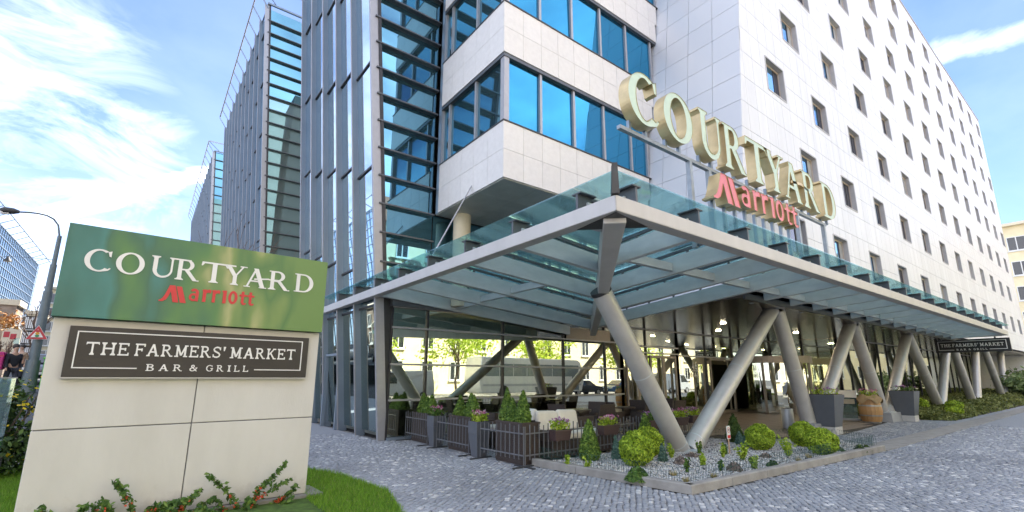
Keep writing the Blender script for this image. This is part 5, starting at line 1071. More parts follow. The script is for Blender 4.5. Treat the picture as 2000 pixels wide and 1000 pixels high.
def sofa(x, y, rz, L_, lab):
    t = thing('wicker_sofa', lab, 'sofa', (x, y, 0), rz, 'brown wicker sofas on the terrace'); a = L_ / 2
    m = MB(); m.box(-a, -.36, .05, a, .36, .36); m.build('base', 'wicker', t, world=False); m = MB(); m.box(-a, .26, .361, a, .36, .72); m.build('backrest', 'wicker', t, world=False)
    for s in (-1, 1): m = MB(); m.box(s * a, -.36, .361, s * (a - .1), .255, .56); m.build('armrest', 'wicker_light', t, world=False)
    n = max(2, int(L_ / .7))
    for i in range(n):
        w_ = (L_ - .22) / n; x0 = -a + .11 + i * w_; m = MB(); m.box(x0 + .005, -.35, .362, x0 + w_ - .005, .25, .50); m.build('seat_cushion', 'cushion', t, world=False, bevel=.04)
        if (i + int(L_ * 10)) % 3 == 2: continue
        m = MB(); m.hexa([(x0 + .01, .06, .505), (x0 + w_ - .01, .06, .505), (x0 + w_ - .01, .22, .505), (x0 + .01, .22, .505)], [(x0 + .02, .14, .92), (x0 + w_ - .02, .14, .90), (x0 + w_ - .02, .27, .90), (x0 + .02, .27, .92)]); m.build('back_cushion', 'cushion', t, world=False, bevel=.05)
sofa(7.55, 7.72, math.radians(4), 2.1, 'long wicker sofa with white cushions just behind the front railing'); sofa(6.95, 9.1, math.radians(-90), 1.5, 'wicker sofa with white cushions behind the nearest planter conifers'); sofa(6.9, 10.75, math.radians(-90), 1.3, 'wicker sofa with white cushions near the glass wall behind the middle planter')
def chair(x, y, rz, lab):
    t = thing('wicker_chair', lab, 'chair', (x, y, 0), rz, 'dark wicker chairs at the terrace tables')
    m = MB(); m.box(-.26, -.26, .36, .26, .24, .44); m.build('seat', 'wicker', t, world=False); m = MB(); m.hexa([(-.27, .2, .445), (.27, .2, .445), (.27, .25, .445), (-.27, .25, .445)], [(-.28, .3, .92), (.28, .3, .92), (.28, .35, .92), (-.28, .35, .92)]); m.build('backrest', 'wicker', t, world=False)
    for sx_ in (-1, 1):
        m = MB(); m.box(sx_ * .27, -.25, .441, sx_ * .22, .2, .64); m.build('armrest', 'wicker', t, world=False)
        for sy_ in (-1, 1): m = MB(); m.box(sx_ * .26, sy_ * .24 - .02, 0, sx_ * .21, sy_ * .24 + .02, .359); m.build('leg', 'wicker', t, world=False)
def table(x, y, lab):
    t = thing('round_table', lab, 'table', (x, y, 0), 0, 'dark round tables on the terrace'); m = MB(); m.lathe([(.36, .71), (.37, .72), (.37, .74), (.36, .75)], n=28); m.build('table_top', 'table_top', t, world=False); m = MB(); m.tube([(0, 0, .03), (0, 0, .709)], .03, 10); m.build('pedestal', 'dark_steel', t, world=False); m = MB(); m.lathe([(.22, 0), (.22, .02), (.03, .03)], n=18); m.build('foot', 'dark_steel', t, world=False)
for i, (x, y, l_) in enumerate([(9.6, 9.6, 'nearest the long sofa'), (11.6, 9.7, 'seen through the left column leg'), (13.3, 9.9, 'nearest the entrance doors')]):
    table(x, y, 'dark round terrace table ' + l_); chair(x - .62, y - .1, math.radians(100), 'dark wicker chair left of the table ' + l_); chair(x + .62, y + .1, math.radians(-80), 'dark wicker chair right of the table ' + l_)
    chair(x + .1, y - .66, math.radians(178), 'dark wicker chair in front of the table ' + l_)
# ------------------------------------------------------------------ entrance: tall tapered planters, barrel, bin, menu stand
mat('planter_foot', (.52, .51, .50), .7, var=.06); mat('barrel_wood', (.46, .265, .115), .6, var=.16, scale=3, stretch=(1, 1, .25), rnd='object', rvar=.12); mat('barrel_hoop', (.34, .34, .34), .45, metal=.6, var=.1); mat('burlap', (.38, .27, .15), .95, var=.15, bump=.4, bscale=60); mat('bin_steel', (.58, .59, .60), .5, metal=.5, var=.05)
def tall_planter(x, y, rz, lab, s=1.0):
    t = thing('tall_planter', lab, 'planter', (x, y, 0), rz, 'tall tapered grey planters at the entrance'); sq = lambda r, z: [(-r, -r, z), (r, -r, z), (r, r, z), (-r, r, z)]
    m = MB(); m.hexa(sq(.27, 0), sq(.275, .22)); m.build('foot', 'planter_foot', t, world=False); m = MB(); m.hexa(sq(.276, .22), sq(.40, 1.13)); m.build('body', 'grey_planter', t, world=False, bevel=.008); m = MB(); m.hexa(sq(.36, 1.131), sq(.36, 1.14)); m.build('soil', 'soil', t, world=False); t.scale = (s,) * 3
tall_planter(16.32, 5.95, math.radians(0), 'tall tapered grey planter in front of the second column pair'); tall_planter(23.75, 5.85, math.radians(0), 'tall tapered grey planter right of the wooden barrel')
flowers(16.32, 5.95, 1.14, .32, .32, 20, 'violet and white flowers in the planter at the second column pair', mt='violet_flower'); flowers(23.75, 5.85, 1.14, .32, .32, 21, 'violet flowers in the planter right of the barrel', mt='violet_flower')
B = thing('wine_barrel', 'oak wine barrel with steel hoops used as a flower tub', 'barrel', (21.6, 6.4, 0)); prof = lambda z: .27 + .095 * math.sin(math.pi * min(1, max(0, z / .9)))
for k in range(18):
    a0, a1 = 2 * math.pi * (k + .03) / 18, 2 * math.pi * (k + .97) / 18; m = MB(); vs = []
    for z in (0, .15, .3, .45, .6, .75, .9):
        for a in (a0, a1):
            for dr in (0, -.03): vs.append(((prof(z) + dr) * math.cos(a), (prof(z) + dr) * math.sin(a), z))
    fs = [];
    for i in range(6): b = i * 4; fs += [(b, b + 2, b + 6, b + 4), (b + 3, b + 1, b + 5, b + 7), (b + 1, b, b + 4, b + 5), (b + 2, b + 3, b + 7, b + 6)]
    fs += [(24, 26, 27, 25), (0, 1, 3, 2)]; m.add(vs, fs); m.build('stave', 'barrel_wood', B, world=False)
for z0, z1 in ((.0, .06), (.25, .30), (.60, .65), (.84, .90)): m = MB(); m.lathe([(prof(z0) + .006, z0), (prof(z1) + .006, z1)], n=36, cap=False); m.build('hoop', 'barrel_hoop', B, world=False)
m = MB(); m.lathe([(.25, .85), (.01, .86)], n=18, cap=False); m.build('soil', 'soil', B, world=False)
flowers(21.6, 6.4, .92, .26, .26, 22, 'purple and pink flowers growing in the wine barrel', hh=.24, n=360)
m = MB(); r_ = random.Random(9)
for k in range(26):
    a = 2 * math.pi * k / 26; a2 = 2 * math.pi * (k + 1) / 26; f_ = lambda t_, i: ((.30 + .05 * i + .03 * math.sin(3 * t_)) * math.cos(t_), (.30 + .05 * i + .03 * math.sin(3 * t_)) * math.sin(t_), .93 + (.07 - .11 * i) * (1 + .6 * math.sin(5 * t_)))
    for i in (0, 1): m.quad(f_(a, i), f_(a2, i), f_(a2, i + 1), f_(a, i + 1))
bo = m.build('burlap_wrap', 'burlap', smooth=True, label='rumpled burlap sacking tucked round the flowers in the barrel', cat='cloth'); bo.location = (21.6, 6.4, 0)
T = thing('litter_bin', 'round brushed steel litter bin beside the second column foot', 'bin', (16.75, 7.25, 0)); m = MB(); m.lathe([(.17, .02), (.175, .04), (.175, .62), (.165, .64)], n=28); m.build('body', 'bin_steel', T, world=False, smooth=True); m = MB(); m.lathe([(.15, .641), (.13, .66), (.10, .655)], n=28); m.build('lid', 'dark_steel', T, world=False); m = MB(); m.lathe([(.165, 0), (.165, .02)], n=28); m.build('foot_ring', 'dark_steel', T, world=False)
S = thing('menu_stand', 'glass menu stand with a sloping white board by the barrel', 'menu stand', (22.3, 7.3, 0), math.radians(-75)); m = MB(); m.box(-.3, -.2, 0, .3, .2, .08); m.build('foot', 'barrel_hoop', S, world=False); m = MB(); m.box(-.25, -.006, .08, .25, .006, .95); m.build('glass_panel', 'balustrade_glass', S, world=False)
m = MB(); m.hexa([(-.29, -.2, .86), (.29, -.2, .86), (.29, .15, 1.12), (-.29, .15, 1.12)], [(-.29, -.21, .88), (.29, -.21, .88), (.29, .14, 1.14), (-.29, .14, 1.14)]); m.build('board', 'white_frame', S, world=False); m = MB(); m.box(-.2, -.02, .62, .2, -.008, .80); m.build('notice', 'cream_trim', S, world=False)
# house number on the glass beside the doors
HN = thing('house_number', 'white house number 46 over 1644 on the entrance glass', 'house number', (19.35, 12.2, 1.75))
def num(s, x, z, h):
    for c in s: glyph_mesh(c, x, x + h * .55, z, z + h, .006, None, -.004).build('digit', ['letter_white', 'letter_white'], HN, world=False); x += h * .72
num('46', .02, .22, .34); num('1644', -.12, -.12, .22); m = MB(); m.box(-.12, -.004, .15, .5, .002, .175); m.build('bar', 'letter_white', HN, world=False)
# ------------------------------------------------------------------ planted bank on the right
def bank(x, y):
    if not 24.9 < x < 62: return 0
    e = min(1, (x - 24.9) / 2.0) * min(1, max(0, (y - 4.75 - .006 * (x - 25)) / .8)) * min(1, max(0, (9.0 - y) / .3 + .35)); return max(0, e) ** .7 * (.20 + .012 * (x - 25) * 1.2)
xs = np.linspace(24.5, 62, 60); ys = np.linspace(4.6, 9.0, 22); V = np.array([(x, y, bank(x, y) - .03) for x in xs for y in ys]); Fq = np.array([(i * 22 + j, (i + 1) * 22 + j, (i + 1) * 22 + j + 1, i * 22 + j + 1) for i in range(59) for j in range(21)]); link('planted_bank', npmesh('planted_bank', V, Fq, 'earth', smooth=True), kind='structure')
P = []
while len(P) < 22000:
    x = 24.9 + 37 * random.random() ** 1.6; y = random.uniform(4.7, 8.95); b = bank(x, y)
    if b > .02: P.append((x, y, b + random.uniform(-.02, .07) + .03 * math.sin(x * 2.1 + y * 3)))
V, Fq = leaf_quads(np.array(P), .11, .9, 1.8); link('ground_cover', npmesh('ground_cover', V, Fq, 'cover_leaf'), kind='stuff')
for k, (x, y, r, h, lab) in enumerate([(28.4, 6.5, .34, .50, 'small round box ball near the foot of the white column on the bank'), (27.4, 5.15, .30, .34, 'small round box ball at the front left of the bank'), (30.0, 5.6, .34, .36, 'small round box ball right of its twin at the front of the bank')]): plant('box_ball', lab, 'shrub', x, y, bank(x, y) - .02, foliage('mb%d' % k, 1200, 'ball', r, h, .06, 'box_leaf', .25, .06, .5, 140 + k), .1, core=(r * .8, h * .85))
def shrub(x, y, z, rx_, h, n, size, mt, lab, name='bush', seed=0, lobes=5):
    t = thing(name, lab, 'bush', (x, y, z)); g_ = np.random.default_rng(seed); P = []; O = []
    for b in range(9):
        c = np.array([g_.uniform(-.6, .6) * rx_, g_.uniform(-.6, .6) * rx_, h * g_.uniform(.25, .75)]); p, o = shell_points(n // 9, 'ball', rx_ * .55, h * .5, g_, .9, 5, .3); P.append(p + c - np.array([0, 0, h * .25])); O.append(o)
    V, Fq = leaf_quads(np.concatenate(P), size, .4, 1.7, np.concatenate(O), g_); link('foliage', npmesh('foliage', V, Fq, mt), t)
    m = MB()
    for i in range(6): a = i * 1.05; m.tube([(0, 0, 0), (math.cos(a) * rx_ * .3, math.sin(a) * rx_ * .3, h * .4), (math.cos(a + .4) * rx_ * .6, math.sin(a + .4) * rx_ * .6, h * .8)], [.03, .02, .008], 5)
    m.build('stems', 'bark', t, world=False); return t
ramp_mat('pale_leaf', [(0, (.10, .16, .05)), (.6, (.20, .28, .10)), (1, (.36, .42, .22))], transl=.3)
shrub(50.5, 4.9, .3, 1.9, 2.7, 2600, .18, 'pale_leaf', 'loose pale green bush at the far right end of the bank', seed=5)
# ------------------------------------------------------------------ left background: street, balustrade, shrub, lamp, sign, people, cars, buildings
def SZ(y): return .40 + .045 * min(18, max(0, y - 13.2)) + .022 * max(0, y - 31.2)
g = MB()
for ya_, yb_ in ((13.2, 31.2), (31.2, 200)): g.hexa([(-60, ya_, -.04), (-1.9, ya_, -.04), (-1.9, yb_, -.04), (-60, yb_, -.04)], [(-60, ya_, SZ(ya_)), (-1.9, ya_, SZ(ya_)), (-1.9, yb_, SZ(yb_)), (-60, yb_, SZ(yb_))])
g.build('side_street', 'asphalt', kind='structure')
g = MB(); g.box(-30, 11.2, -.04, -2.1, 13.19, .42); g.build('side_pavement', 'far_paving', kind='structure')
BAL = thing('glass_balustrade', 'clear glass balustrade on a dark plinth left of the sign wall', 'balustrade', (-1.75, 11.0, 0)); A, Bq = Vector((-4.6, 9.55, 0)), Vector((-1.62, 11.1, 0)); n = 3
for i in range(n):
    a, b = A.lerp(Bq, i / n), A.lerp(Bq, (i + 1) / n); d = (b - a).normalized() * .015; m = MB(); m.bar(a + d + Vector((0, 0, 1.0)), b - d + Vector((0, 0, 1.0)), .02, 1.12); m.build('glass_sheet', 'balustrade_glass', BAL)
m = MB(); m.bar(A + Vector((0, 0, .2)), Bq + Vector((0, 0, .2)), .16, .44); m.build('plinth', 'dark_steel', BAL); m = MB(); m.bar(A + Vector((0, 0, 1.57)), Bq + Vector((0, 0, 1.57)), .03, .02); m.build('top_edge', 'mullion_light', BAL)
fs = shrub(-1.75, 11.55, .0, .62, 1.62, 4200, .055, 'dark_leaf', 'flowering shrub with yellow blossom between balustrade and sign wall', 'flowering_shrub', 8)
g_ = np.random.default_rng(4); P, O = shell_points(240, 'ball', .66, 1.5, g_, .35, 5, .3); P[:, 2] += .08; V, Fq = leaf_quads(P, .055, .4, 1.2, O, g_); link('blossoms', npmesh('blossoms', V, Fq, 'yellow_flower'), fs)
P, O = shell_points(900, 'ball', .75, .8, g_, .6, 5, .3); V, Fq = leaf_quads(P, .06, .4, 1.5, O, g_); link('lower_leaves', npmesh('lower_leaves', V, Fq, 'dark_leaf'), fs)
mat('lamp_paint', (.13, .165, .18), .5, metal=.2, var=.1); mat('lamp_head', (.035, .037, .04), .5)
LY = 26.0
def at(px, py, y): d = CAMM @ np.array([(px - PCX) / F, (py - PCY) / F, 1.0]); t_ = y / d[1]; return Vector((d[0] * t_, y, EYE + d[2] * t_))
LP = thing('street_lamp', 'tall grey street lamp with a curved arm left of the sign wall', 'street lamp', at(70, 735, LY)); b0 = at(70, 760, LY); pts_ = [at(78, 690, LY), at(97, 555, LY), at(107, 490, LY), at(114, 468, LY)]
bx_ = pts_[1].x
m = MB(); m.tube([(bx_, LY, SZ(LY) - .05), (bx_, LY, 2.2)], [.24, .21], 14); m.build('base', 'lamp_paint', LP, smooth=True)
m = MB(); m.tube([(bx_, LY, 2.2), (bx_, LY, 4.9)], [.155, .145], 14); m.tube([(bx_, LY, 4.9), (bx_, LY, 6.0)], [.115, .105], 12); m.tube([(bx_, LY, 6.0), (bx_, LY, 7.2)], [.08, .07], 12); m.build('pole', 'lamp_paint', LP, smooth=True)
top = [(bx_, LY, 7.15)]
for px, py in ((115.5, 455), (114, 440), (105, 428), (92, 421), (75, 417), (58, 415), (38, 414)): top.append(at(px, py, LY))
m = MB(); m.tube(top, .035, 8); m.build('arm', 'lamp_paint', LP, smooth=True)
hd_ = at(38, 414, LY); hd2 = at(0, 409, LY); m = MB(); m.tube([hd_, hd_.lerp(hd2, .3), hd_.lerp(hd2, .8), hd2], [.06, .12, .13, .06], 10); lh = m.build('lamp_head', 'lamp_head', LP, smooth=True)
m = MB(); m.tube([hd_.lerp(hd2, .5) - Vector((0, 0, .1)), hd_.lerp(hd2, .95) - Vector((0, 0, .1))], .07, 8); m.build('lens', 'white_frame', lh)
mat('sign_red', (.50, .03, .05), .4); mat('sign_amber', (.7, .38, .03), .4); mat('sign_green', (.03, .28, .12), .4)
TS = thing('warning_sign', 'triangular red bordered traffic lights warning sign on the lamp post', 'traffic sign', at(71, 652, LY - .3)); yq = LY - .3
a_, b_, c_ = at(76, 636, yq), at(50, 662, yq), at(92, 662.5, yq); ctr = (a_ + b_ + c_) / 3
def tri(s, dy, mt, nm, par, th=.015): m = MB(); m.prism([ctr + (p - ctr) * s + Vector((0, dy, 0)) for p in (b_, c_, a_)], (0, th, 0)); return m.build(nm, mt, par)
pt = tri(1.0, 0, 'sign_red', 'plate', TS); tri(1.06, .012, 'white_frame', 'white_edge', TS); tri(.60, -.012, 'white_frame', 'white_field', TS, .008)
for (px, py), mt in zip(((74.2, 647), (73.2, 651.4), (72.4, 656)), ('sign_red', 'sign_amber', 'sign_green')):
    c = at(px, py, yq); m = MB(); m.prism([c + Vector((.062 * math.cos(t_), -.02, .05 * math.sin(t_))) for t_ in np.linspace(0, 6.283, 15)[:-1]], (0, .005, 0)); m.build('light_dot', mt, pt)
HL = thing('hanging_lamp', 'small dark street lamp hung on a wire across the side street', 'street lamp', at(15, 508, 40)); hp = at(15, 508, 40)
m = MB(); m.lathe([(.20, -.08), (.17, 0), (.05, .18), (.03, .24)], hp, 14); m.build('shade', 'lamp_head', HL, smooth=True)
m = MB(); m.bar(at(-80, 510, 44), hp + Vector((0, 0, .24)), .02, .02); m.bar(hp + Vector((0, 0, .24)), at(102, 507, LY), .02, .02); m.build('wire', 'lamp_head', HL)
# people
mat('skin', (.48, .30, .22), .6, var=.05); mat('hair', (.03, .022, .018), .6); mat('jacket_dark', (.018, .02, .03), .85, var=.2, bump=.2, bscale=20); mat('trousers', (.03, .035, .05), .85, var=.15); mat('magenta_bag', (.42, .015, .16), .6, var=.1); mat('tan_coat', (.30, .22, .15), .85, var=.1)
def person(x, y, z, rz, label, coat, sc=1.0, stride=.22):
    t = thing('person', label, 'person', (x, y, z), rz)
    def skin(name, nodes, edges, mt, root, sub=2):
        me = bpy.data.meshes.new(name); me.from_pydata([n_[0] for n_ in nodes], edges, []); o = bpy.data.objects.new(name, me); C.objects.link(o)
        sk = o.modifiers.new('skin', 'SKIN'); sk.use_smooth_shade = True
        for i, n_ in enumerate(nodes): v = me.skin_vertices[0].data[i]; r = n_[1]; v.radius = r if isinstance(r, tuple) else (r, r); v.use_root = (i == root)
        ss = o.modifiers.new('sub', 'SUBSURF'); ss.levels = sub; ss.render_levels = sub
        dg = bpy.context.evaluated_depsgraph_get(); me2 = bpy.data.meshes.new_from_object(o.evaluated_get(dg)); bpy.data.objects.remove(o); me2.name = name; me2.materials.clear(); me2.materials.append(M[mt]); me2.polygons.foreach_set('use_smooth', [True] * len(me2.polygons)); return link(name, me2, t)
    s = stride
    skin('body', [((0, 0, .95), (.15, .11)), ((0, 0, 1.15), (.145, .10)), ((0, -.01, 1.35), (.19, .12)), ((0, 0, 1.47), (.09, .08)), ((0, -.01, 1.55), (.052, .052)), ((0, -.02, 1.64), (.075, .09)), ((0, -.02, 1.73), (.078, .095)),
                  ((.2, 0, 1.40), .062), ((.25, .08, 1.14), .048), ((.24, -.02, .90), .036), ((.24, -.04, .80), (.02, .042)), ((-.2, 0, 1.40), .062), ((-.25, -.06, 1.14), .048), ((-.25, -.12, .90), .036), ((-.25, -.15, .80), (.02, .042)),
                  ((.1, 0, .88), .092), ((.1, -s * .6, .50), .068), ((.1, -s, .08), .045), ((.1, -s - .16, .035), (.042, .032)), ((-.1, 0, .88), .092), ((-.1, s * .3, .50), .068), ((-.1, s, .10), .045), ((-.1, s - .15, .04), (.042, .032))],
         [(0, 1), (1, 2), (2, 3), (3, 4), (4, 5), (5, 6), (2, 7), (7, 8), (8, 9), (9, 10), (2, 11), (11, 12), (12, 13), (13, 14), (0, 15), (15, 16), (16, 17), (17, 18), (0, 19), (19, 20), (20, 21), (21, 22)], 'skin', 0)
    skin('jacket', [((0, 0, .88), (.175, .13)), ((0, 0, 1.15), (.165, .12)), ((0, -.01, 1.35), (.205, .135)), ((0, 0, 1.475), (.10, .09)), ((.2, 0, 1.40), .074), ((.25, .08, 1.14), .06), ((.24, -.02, .90), .048), ((-.2, 0, 1.40), .074), ((-.25, -.06, 1.14), .06), ((-.25, -.12, .90), .048)], [(0, 1), (1, 2), (2, 3), (2, 4), (4, 5), (5, 6), (2, 7), (7, 8), (8, 9)], coat, 0)
    skin('trousers', [((0, 0, .93), (.155, .118)), ((.1, 0, .86), .1), ((.1, -s * .6, .50), .078), ((.1, -s, .09), .06), ((-.1, 0, .86), .1), ((-.1, s * .3, .50), .078), ((-.1, s, .11), .06)], [(0, 1), (1, 2), (2, 3), (0, 4), (4, 5), (5, 6)], 'trousers', 0)
    m = MB(); m.ball((0, .012, 1.725), .105, 14, 10, (.9, 1.05, 1.05)); m.build('hair', 'hair', t, world=False, smooth=True)
    m = MB(); m.ball((0, -.112, 1.655), .016, 6, 5); m.build('nose', 'skin', t, world=False, smooth=True)
    m = MB(); [m.ball((sx_ * .032, -.098, 1.68), .009, 6, 5) for sx_ in (-1, 1)]; m.build('eyes', 'hair', t, world=False)
    t.scale = (sc,) * 3; return t
p1 = at(29, 692, 26.0); person(p1.x, 26.0, SZ(26), math.radians(40), 'dark haired person in a dark jacket walking behind the balustrade', 'jacket_dark', 1.0)
bp_ = thing('delivery_bag', 'large magenta box backpack on the back of the walking person', 'backpack', (p1.x - .52, 25.9, SZ(26) + .95)); m = MB(); m.box(-.4, -.25, -.1, .3, .25, .55); m.build('bag_body', 'magenta_bag', bp_, world=False, bevel=.03); m = MB(); m.box(-.4, -.252, .38, .3, .252, .42); m.build('seam_band', 'sign_red', bp_, world=False)
p2 = at(41, 695, 31.0); person(p2.x, 31, SZ(31), math.radians(-30), 'person in a tan coat standing behind the backpack carrier', 'tan_coat')
# cars
mat('tyre', (.02, .02, .02), .8); mat('rim', (.5, .5, .52), .3, metal=.8); mat('car_glass', (.02, .025, .03), .05, spec=.9); mat('lamp_clear', (.75, .75, .72), .1, spec=.8); mat('lamp_red', (.4, .01, .01), .2); mat('number_plate', (.75, .75, .72), .4)
for nm, c in (('car_blue', (.05, .12, .27)), ('car_dark', (.025, .03, .045)), ('car_silver', (.45, .47, .50)), ('car_white', (.78, .78, .77)), ('car_red', (.35, .02, .025)), ('car_yellow', (.70, .42, .03))): mat(nm, c, .28, metal=.3, var=.02, coat=1.0)
def car(x, y, z, rz, paint, label, group=None, van=False):
    t = thing('parked_van' if van else 'parked_car', label, 'van' if van else 'car', (x, y, z), rz, group)
    if van: side = [(-2.4, .35), (2.35, .35), (2.4, .95), (2.0, 1.12), (1.45, 2.05), (-2.3, 2.15), (-2.42, 1.0)]; gl = [(1.30, 1.95), (1.78, 1.2), (.55, 1.2), (.55, 1.95)]; hw = .92
    else: side = [(-2.1, .32), (2.1, .30), (2.15, .62), (1.95, .80), (1.05, .93), (.35, 1.40), (-.95, 1.42), (-1.75, 1.02), (-2.12, .95)]; gl = [(.30, 1.33), (.92, .96), (-1.50, 1.02), (-.95, 1.35)]; hw = .86
    n = len(side); m = MB(); zt = max(s[1] for s in side); w_ = lambda z_: hw * (1 - .16 * max(0, (z_ - .9) / (zt - .9)))
    vs = [(a, -w_(b), b) for a, b in side] + [(a, w_(b), b) for a, b in side]; m.add(vs, [tuple(range(n)), tuple(reversed(range(n, 2 * n)))] + [(i + n, (i + 1) % n + n, (i + 1) % n, i) for i in range(n)]); m.build('body', paint, t, world=False, bevel=.06)
    for s in (-1, 1):
        m = MB(); p = [(a, s * (w_(b) + .006), b) for a, b in gl]; m.add(p, [(0, 1, 2, 3)]); m.build('side_window', 'car_glass', t, world=False)
    wf = [(1.0, .97), (.40, 1.36)] if not van else [(1.98, 1.15), (1.50, 1.98)]
    m = MB(); (a, b), (c, d) = wf; m.add([(a + .03, -w_(b) * .9, b + .01), (a + .03, w_(b) * .9, b + .01), (c + .03, w_(d) * .9, d + .01), (c + .03, -w_(d) * .9, d + .01)], [(0, 1, 2, 3)]); m.build('windscreen', 'car_glass', t, world=False)
    if not van: m = MB(); m.add([(-1.70, -w_(1.05) * .9, 1.08), (-1.70, w_(1.05) * .9, 1.08), (-1.0, w_(1.36) * .88, 1.40), (-1.0, -w_(1.36) * .88, 1.40)], [(0, 3, 2, 1)]); m.build('rear_window', 'car_glass', t, world=False)
    xa = 1.5 if van else 1.32
    for sx_ in (-1, 1):
        for sy_ in (-1, 1):
            m = MB(); yy = sy_ * hw; m.tube([(sx_ * xa, yy - sy_ * .2, .31), (sx_ * xa, yy + sy_ * .01, .31)], .31, 18); wh = m.build('wheel', 'tyre', t, world=False); m = MB(); m.tube([(sx_ * xa, yy, .31), (sx_ * xa, yy + sy_ * .018, .31)], .19, 12); m.build('rim', 'rim', wh, world=False)
        m = MB(); m.box(2.02 if not van else 2.28, sx_ * .5, .62, 2.16 if not van else 2.43, sx_ * .78, .74); m.build('headlight', 'lamp_clear', t, world=False); m = MB(); m.box(-2.14 if not van else -2.44, sx_ * .55, .72, -2.05 if not van else -2.38, sx_ * .8, .9); m.build('tail_light', 'lamp_red', t, world=False)
    m = MB(); m.box(2.135 if not van else 2.36, -.26, .42, 2.16 if not van else 2.40, .26, .53); m.build('plate', 'number_plate', t, world=False)
    for s in (-1, 1): m = MB(); m.ball((.75 if not van else 1.7, s * (hw + .06), .98 if not van else 1.3), .09, 8, 6, (.6, 1, .8)); m.build('mirror', paint, t, world=False)
    return t
c1 = at(84, 712, 33); car(c1.x, 33, SZ(33), math.radians(-80), 'car_dark', 'dark car parked on the side street behind the lamp post'); c2 = at(97, 705, 44); car(c2.x, 44, SZ(44), math.radians(-84), 'car_silver', 'silver car parked farther up the side street', None)
gbn = at(128, 715, 26.0); gb_ = thing('green_bin', 'green wheeled waste container beside the sign wall', 'bin', (gbn.x, 26, SZ(26))); mat('bin_green', (.10, .42, .05), .5); m = MB(); m.box(-.6, -.4, .1, .6, .4, 1.25); m.build('body', 'bin_green', gb_, world=False, bevel=.05); m = MB(); m.box(-.64, -.44, 1.251, .64, .44, 1.34); m.build('lid', 'bin_green', gb_, world=False, bevel=.03); [(lambda mm: (mm.ball((sx_ * .5, sy_ * .3, .08), .08, 8, 6), mm.build('wheel', 'tyre', gb_, world=False)))(MB()) for sx_ in (-1, 1) for sy_ in (-1, 1)]
# far buildings
GO = thing('glass_office', 'long mirror glass office building across the side street', 'office building', (-22, 60, 0))
m = MB(); m.box(-40, 56, 0, -22.05, 147, 26.0); m.build('core_wall', 'interior_dark', GO); m = MB(); m.quad((-22, 56, 1), (-22, 147, 1), (-22, 147, 26), (-22, 56, 26)); m.build('glass_skin', 'far_pane', GO); m = MB()
for i in range(62): y = 56 + i * 1.5; m.box(-22.0, y - .04, 1, -21.9, y + .04, 26)
for j in range(18): z = 1 + j * 1.47; m.box(-22.0, 56, z - .05, -21.88, 147, z + .05)
m.build('glazing_bars', 'fin_paint', GO, kind='stuff'); m = MB(); m.tube([(-20.2, 60, 26.9), (-20.2, 147.5, 26.9)], .09, 6); m.build('roof_rail', 'fin_paint', GO)
for i in range(22): y = 60 + i * 4.1; m = MB(); m.bar((-22, y, 25.8), (-20.2, y, 26.9), .12, .12); m.build('rail_strut', 'fin_paint', GO)
for y, w_, h in ((118, 6, 3.0), (126, 5, 2.6), (133, 5, 2.2), (139, 6, 3.4)): m = MB(); m.box(-30, y, 26, -25.0, y + w_, 26 + h); m.build('plant_box', 'reveal_grey', GO)
def block_house(name, label, x0, y0, x1, y1, z0, h, faces, wall, nx, nz, roof='reveal_grey', ww=1.1, wh_=1.5, zfirst=1.2, cat='building', cornice=.35, group=None):
    t = thing(name, label, cat, ((x0 + x1) / 2, y0, z0), 0, group); m = MB(); m.box(x0, y0, z0 - 1, x1, y1, z0 + h); m.build('wall', wall, t)
    m = MB(); m.box(x0 - cornice, y0 - cornice, z0 + h, x1 + cornice, y1 + cornice, z0 + h + .35); m.build('cornice', 'cream_trim', t)
    wm = {}
    for face in faces:
        a0, a1 = (x0, x1) if face in 'sn' else (y0, y1); st = (a1 - a0) / nx[face]; sz = (h - zfirst) / nz
        for i in range(nx[face]):
            for j in range(nz):
                c = a0 + (i + .5) * st; z = z0 + zfirst + j * sz
                if face not in wm:
                    f_ = MB(); p_ = MB(); e = .09
                    def bb(mm, u0, w0, v0, u1, w1, v1):
                        if face == 's': mm.box(u0, -w0, v0, u1, -w1, v1)
                        elif face == 'n': mm.box(u0, w0, v0, u1, w1, v1)
                        elif face == 'w': mm.box(-w0, u0, v0, -w1, u1, v1)
                        else: mm.box(w0, u0, v0, w1, u1, v1)
                    a = ww / 2
                    bb(f_, -a, .0, 0, -a + e, .07, wh_); bb(f_, a - e, .0, 0, a, .07, wh_); bb(f_, -a + e, .0, wh_ - e, a - e, .07, wh_); bb(f_, -a + e, 0, 0, a - e, .07, e); bb(f_, -e / 2, .0, e, e / 2, .06, wh_ - e); bb(f_, -a - .1, .0, -.12, a + .1, .16, -.002)
                    bb(p_, -a + e, .0, e, a - e, .03, wh_ - e); wm[face] = (f_.mesh('window', 'white_frame'), p_.mesh('pane', 'window_dark'))
                o = link('window', wm[face][0], t); o.location = (c - t.location.x, {'s': 0, 'n': y1 - y0}[face], z - z0) if face in 'sn' else ({'w': x0, 'e': x1}[face] - t.location.x, c - y0, z - z0); link('pane', wm[face][1], o)
    return t
block_house('apartment_block', 'cream apartment block at the end of the side street', at(76, 640, 100).x, 100, 10, 112, SZ(100), at(76, 558, 100).z - SZ(100) - .35, 'se', 'cream_render', {'s': 9, 'e': 4}, 5, ww=1.5, wh_=1.5)
SB = block_house('shop_building', 'low brown old building with a billboard beside the glass office', -30, 42, at(24, 640, 42).x, 44, SZ(43), at(10, 584, 42).z - SZ(43) - .35, 'se', 'old_brown', {'s': 8, 'e': 1}, 2, ww=.8, wh_=1.1, cornice=.12)
